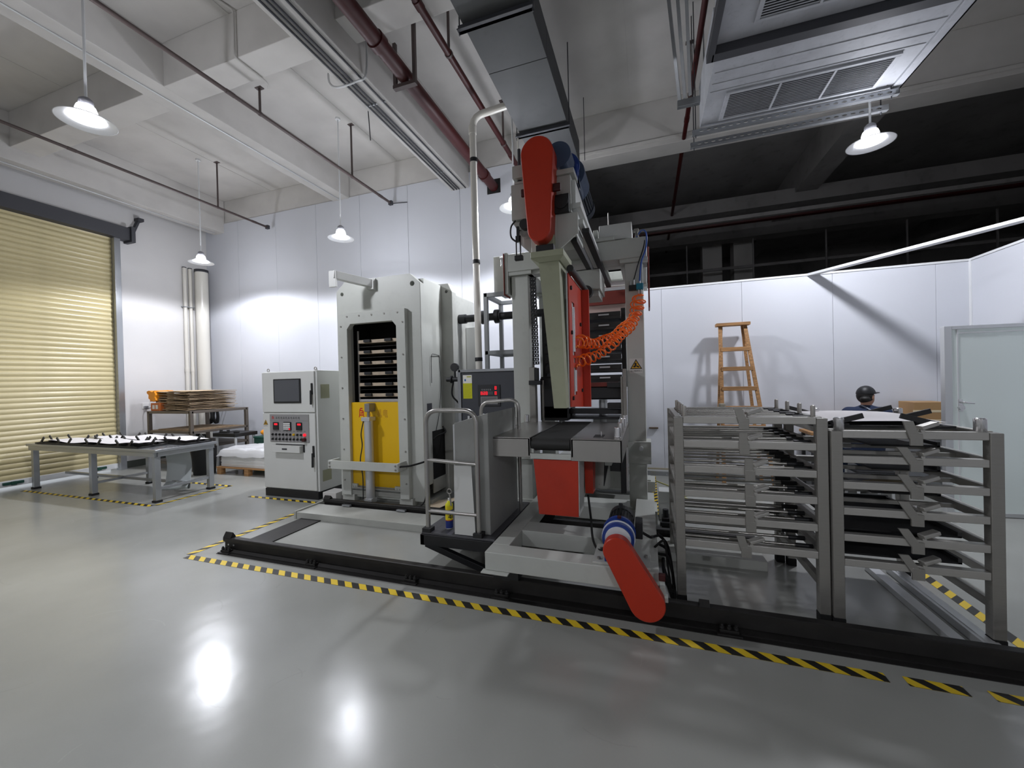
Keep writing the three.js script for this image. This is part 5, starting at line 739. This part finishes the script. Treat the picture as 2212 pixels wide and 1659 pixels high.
paperTray('dark tray with long black clips on top of the right rack', 'white paper sheet bulging in the tray on top of the right rack', 1.06, 1.76, -3.96, -3.12, 1.243, 0, undefined, 9, .014, .13, .06, .024);
// ================================================================ LADDER
{
  const t = thing('wooden_ladder', 'wooden stepladder standing against the partition wall', 'ladder', [1.25, 0, -6.6]);
  const zt = -6.68, zb = -6.3, top = 2.36, y0 = 0; const L = (y) => [1.06 - .08 * (1 - y / top) * .6, y, zb + (zt - zb) * y / top], R = (y) => [1.385 + .26 * (1 - y / top), y, zb + (zt - zb) * y / top];
  part(t, 'rail', bar(L(0), L(top), .05, .032, .004, V(0, 0, 1)), M.wood); part(t, 'rail', bar(R(0), R(top), .05, .032, .004, V(0, 0, 1)), M.wood);
  for (const y of [.3, .58, .86, 1.13, 1.41, 1.7, 1.99]) { const a = L(y), b = R(y); part(t, 'rung', bx(a[0] - .0, y - .03, a[2] - .03, b[0], y + .03, a[2] + .03, .004), M.wood); }
  part(t, 'top_board', bx(1.0, top - .02, zt - .07, 1.45, top + .025, zt + .07, .006), M.wood);
  for (const [a, b] of [[[1.08, top, -6.72], [1.0, 0, -6.82]], [[1.36, top, -6.72], [1.6, 0, -6.82]]]) part(t, 'rear_leg', bar(a, b, .04, .03, .003, V(0, 0, 1)), M.wood);
  part(t, 'cloth_wrap', bx(L(1.16)[0] - .045, 1.12, L(1.16)[2] - .05, L(1.16)[0] + .04, 1.2, L(1.16)[2] + .05, .02), S({ color: 0x8b8578, roughness: .9 }));
}
// ================================================================ PERSON, seated with the back to the viewer
{
  const sm = (a, b, k) => { const h = Math.max(k - Math.abs(a - b), 0) / k; return Math.min(a, b) - h * h * k * .25; };
  const cap = (p, a, b, ra, rb) => { const ab = b.clone().sub(a), ap = p.clone().sub(a), t = Math.max(0, Math.min(1, ap.dot(ab) / ab.lengthSq())); return ap.addScaledVector(ab, -t).length() - (ra + (rb - ra) * t); };
  const ell = (p, c, r) => { const q = p.clone().sub(c); const k0 = Math.hypot(q.x / r.x, q.y / r.y, q.z / r.z), k1 = Math.hypot(q.x / r.x ** 2, q.y / r.y ** 2, q.z / r.z ** 2); return k0 * (k0 - 1) / Math.max(k1, 1e-6); };
  function mesh(fn, cx, cy, cz, half, res) {
    const mc = new MarchingCubes(res, new THREE.MeshStandardMaterial(), false, false, 400000); mc.isolation = 0; const p = V(0, 0, 0);
    for (let k = 0; k < res; k++) for (let j = 0; j < res; j++) for (let i = 0; i < res; i++) { p.set(cx + (i / res * 2 - 1) * half, cy + (j / res * 2 - 1) * half, cz + (k / res * 2 - 1) * half); mc.field[i + j * res + k * res * res] = -fn(p); }
    mc.update(); const n = mc.count ?? mc.geometry.drawRange.count, g = new THREE.BufferGeometry(), P = mc.positionArray.slice(0, n * 3);
    for (let i = 0; i < n * 3; i += 3) { P[i] = cx + P[i] * half; P[i + 1] = cy + P[i + 1] * half; P[i + 2] = cz + P[i + 2] * half; }
    g.setAttribute('position', new THREE.BufferAttribute(P, 3)); g.setAttribute('normal', new THREE.BufferAttribute(mc.normalArray.slice(0, n * 3), 3)); return uvm(g);
  }
  const J = { hip: V(2.6, .56, -6.12), waist: V(2.6, .74, -6.12), chest: V(2.6, .99, -6.14), neck: V(2.6, 1.13, -6.15), head: V(2.612, 1.3, -6.17), sL: V(2.42, 1.09, -6.14), sR: V(2.78, 1.09, -6.14), eL: V(2.37, .8, -6.24), eR: V(2.83, .8, -6.26), hL: V(2.47, .86, -6.47), hR: V(2.74, .86, -6.49), pL: V(2.51, .55, -6.14), pR: V(2.69, .55, -6.14), kL: V(2.48, .52, -6.52), kR: V(2.73, .52, -6.52), aL: V(2.48, .1, -6.48), aR: V(2.73, .1, -6.48), tL: V(2.47, .045, -6.62), tR: V(2.74, .045, -6.62) };
  const torso = (p, e) => { let d = cap(p, J.hip, J.waist, .155 + e, .14 + e); d = sm(d, cap(p, J.waist, J.chest, .14 + e, .15 + e), .08); d = sm(d, cap(p, J.sL, J.sR, .07 + e, .07 + e), .1); return sm(d, cap(p, J.chest, V(2.6, 1.12, -6.15), .12 + e, .07 + e), .06); };
  const arms = (p, e) => Math.min(sm(cap(p, J.sL, J.eL, .058 + e, .044 + e), cap(p, J.eL, J.hL, .044 + e, .03 + e), .03), sm(cap(p, J.sR, J.eR, .058 + e, .044 + e), cap(p, J.eR, J.hR, .044 + e, .03 + e), .03));
  const legs = (p, e) => Math.min(sm(cap(p, J.pL, J.kL, .09 + e, .06 + e), cap(p, J.kL, J.aL, .058 + e, .04 + e), .04), sm(cap(p, J.pR, J.kR, .09 + e, .06 + e), cap(p, J.kR, J.aR, .058 + e, .04 + e), .04));
  const feet = (p, e) => Math.min(cap(p, J.aL.clone().setY(.06), J.tL, .042 + e, .036 + e), cap(p, J.aR.clone().setY(.06), J.tR, .042 + e, .036 + e));
  const t = thing('person', 'seated person in dark blue work clothes and black cap seen from behind', 'person', [2.6, 0, -6.2]);
  const hd = J.head, toLocal = (p) => { const q = p.clone().sub(hd); const a = -.95; return V(q.x * Math.cos(a) - q.z * Math.sin(a), q.y, q.x * Math.sin(a) + q.z * Math.cos(a)); }; // the face looks along local -z, turned to the right
  const headD = (p) => { const q = toLocal(p); let d = ell(q, V(0, .02, .012), V(.076, .1, .094)); d = sm(d, ell(q, V(0, -.05, -.03), V(.056, .062, .062)), .04); d = sm(d, cap(q, V(0, -.005, -.09), V(0, -.035, -.108), .009, .014), .02); for (const s of [-1, 1]) { d = sm(d, ell(q, V(s * .078, -.01, .01), V(.01, .03, .018)), .008); d = Math.max(d, -(ell(q, V(s * .03, .008, -.1), V(.017, .011, .016)))); d = sm(d, ell(q, V(s * .03, .006, -.082), V(.013, .011, .012)), .004); } d = sm(d, ell(q, V(0, -.062, -.086), V(.022, .009, .01)), .008); return d; };
  const body = [mesh((p) => { let d = sm(torso(p, -.012), arms(p, -.01), .04); d = sm(d, legs(p, -.012), .05); d = sm(d, feet(p, -.01), .02); return sm(d, cap(p, J.neck, V(2.606, 1.22, -6.16), .052, .05), .03); }, 2.6, .62, -6.3, .66, 96), mesh((p) => sm(headD(p), cap(p, J.neck, V(2.606, 1.22, -6.16), .052, .05), .03), 2.61, 1.28, -6.17, .16, 88)];
  const hand = (w, s) => { const F = []; for (let f = 0; f < 4; f++) { const x = (f - 1.5) * .02 * s, L = [.06, .072, .068, .052][f]; const a = V(w.x + x, w.y - .005, w.z - .075), b = V(w.x + x * 1.1, w.y - .012, w.z - .075 - L * .5), c = V(w.x + x * 1.1, w.y - .036, w.z - .075 - L * .85); F.push([a, b, .0095, .0088], [b, c, .0088, .0075]); } const a = V(w.x - .03 * s, w.y - .005, w.z - .03), b = V(w.x - .056 * s, w.y - .012, w.z - .06), c = V(w.x - .058 * s, w.y - .02, w.z - .085); F.push([a, b, .012, .0105], [b, c, .0105, .009]); return mesh((p) => { let d = sm(cap(p, V(w.x, w.y, w.z + .03), V(w.x, w.y, w.z - .01), .027, .026), ell(p, V(w.x, w.y, w.z - .045), V(.042, .017, .05)), .02); for (const [q, r, e, g] of F) d = sm(d, cap(p, q, r, e, g), .006); return d; }, w.x, w.y, w.z - .06, .12, 72); };
  body.push(hand(J.hL, -1), hand(J.hR, 1));
  part(t, 'body', body, M.skin);
  part(t, 'jacket', [mesh((p) => { const d = sm(torso(p, .004), arms(p, .007), .04); return Math.max(d, .5 - p.y, p.z < -6.42 ? -6.42 - p.z : -1); }, 2.6, .78, -6.25, .48, 88)], M.navy, 'dark blue work jacket');
  part(t, 'collar', [clean(new THREE.TorusGeometry(.062, .012, 8, 24, 4.2)).rotateX(Math.PI / 2).rotateY(1.1).translate(2.6, 1.165, -6.15)], M.navy2); part(t, 'strap', [tube([[2.54, 1.19, -6.12], [2.6, 1.12, -6.0], [2.66, 1.0, -5.965], [2.7, .9, -5.96]], .009, 20)], S({ color: 0x8d93a2, roughness: .8 }));
  part(t, 'trousers', [mesh((p) => Math.max(sm(legs(p, .004), cap(p, J.hip, J.waist, .158, .146), .05), p.y - .68, .09 - p.y), 2.6, .4, -6.33, .42, 80)], S({ color: 0x20324f, roughness: .9 })); part(t, 'shoes', [mesh((p) => Math.max(feet(p, .006), .004 - p.y), 2.6, .08, -6.52, .24, 64)], M.black);
  part(t, 'hair', [mesh((p) => { const q = toLocal(p); return Math.max(ell(q, V(0, .01, .02), V(.083, .1, .098)), -q.z - .015 + q.y * .2, -.085 - q.y); }, 2.61, 1.28, -6.17, .16, 64), (() => { const g = new THREE.SphereGeometry(.045, 20, 14); g.scale(1.2, .8, 1); return uvm(g).translate(2.56, 1.27, -6.075); })()], M.hair);
  part(t, 'cap', [mesh((p) => { const q = toLocal(p); let d = Math.max(ell(q, V(0, .03, .008), V(.092, .104, .108)), .03 - q.y); const br = Math.max(Math.abs(q.y - .036 - q.z * -.05) - .004, Math.hypot(q.x / .085, (q.z + .075) / .1) * .09 - .09, q.z + .05); return Math.min(d, br); }, 2.61, 1.31, -6.17, .2, 96)], M.black, 'black peaked cap');
  const c = thing('stool', 'dark seat on pale legs under the seated person', 'stool', [2.6, 0, -6.1]); part(c, 'seat', bx(2.4, .37, -6.3, 2.8, .405, -5.93, .012), M.black); for (const x of [2.43, 2.77]) for (const z of [-6.27, -5.96]) part(c, 'leg', pipe([x, 0, z], [x, .37, z], .016, 12), M.alu);
  const d = thing('packing_table', 'narrow work table against the partition before the seated person', 'table', [2.9, 0, -6.68]); part(d, 'tabletop', bx(2.1, .76, -6.87, 3.85, .8, -6.43, .004), M.wood); for (const x of [2.14, 3.8]) for (const z of [-6.83, -6.47]) part(d, 'leg', bx(x - .02, 0, z - .02, x + .02, .76, z + .02, .003), M.dark);
  const b = thing('cardboard_box', 'brown cardboard carton with tape beside the open door', 'box', [3.42, .8, -6.65]); part(b, 'carton', bx(3.25, .801, -6.84, 3.6, 1.2, -6.5, .004), M.kraft); part(b, 'packing_tape', [bx(3.24, .93, -6.51, 3.61, .98, -6.497, .002), bx(3.24, 1.07, -6.51, 3.61, 1.1, -6.498, .002)], S({ color: 0xd9c9a8, roughness: .25 }));
  solo('blue_box', 'small blue box on the work table right of the person', 'box', [bx(2.9, .801, -6.7, 3.08, 1.02, -6.52, .006)], M.navy2);
}
// ================================================================ SMALL THINGS
solo('wall_bar', 'short brown bar fixed to the partition beside the right post', 'bar', [bx(.02, .77, -6.9, .16, .79, -6.84, .003)], S({ color: 0x5a4a38, roughness: .7 }));
solo('floor_cable', 'thin yellow cable looped on the floor behind the left rack', 'cable', [tube([[.1, .008, -6.5], [.3, .008, -6.2], [.5, .008, -5.9], [.4, .008, -5.7], [.25, .008, -5.85], [.5, .008, -5.6], [.8, .008, -5.3]], .007, 60)], S({ color: 0xb5b060, roughness: .6 }));
solo('valve_block', 'black valve block on the floor right of the machine base', 'valve', [bx(.12, .0, -4.6, .3, .12, -4.45, .01), pipe([.16, .1, -4.5], [.16, .2, -4.5], .03, 14), pipe([.24, .1, -4.5], [.24, .17, -4.5], .02, 12), bx(.1, .05, -4.44, .28, .09, -4.4, .006)], M.black);
solo('cable_bundle', 'bundle of black cables trailing on the floor right of the machine base', 'cable', [0, 1, 2].map((k) => tube([[.06, .3 - k * .04, -3.5 + k * .1], [.13, .25, -3.4 + k * .12], [.16, .06, -3.3 + k * .1], [.15, .014, -3.2 + k * .08], [.1, .014, -3.6 + k * .06], [.13, .014, -4.1 + k * .05]], .011, 40)), M.rubber);
solo('steel_box', 'pale grey steel box standing behind the base right of the machine', 'box', [bx(.1, 0, -4.95, .3, .32, -4.75, .006)], M.cab);

scene.traverse((o) => { if (o.isMesh) { o.castShadow = true; o.receiveShadow = true; } });
renderer.render(scene, camera);
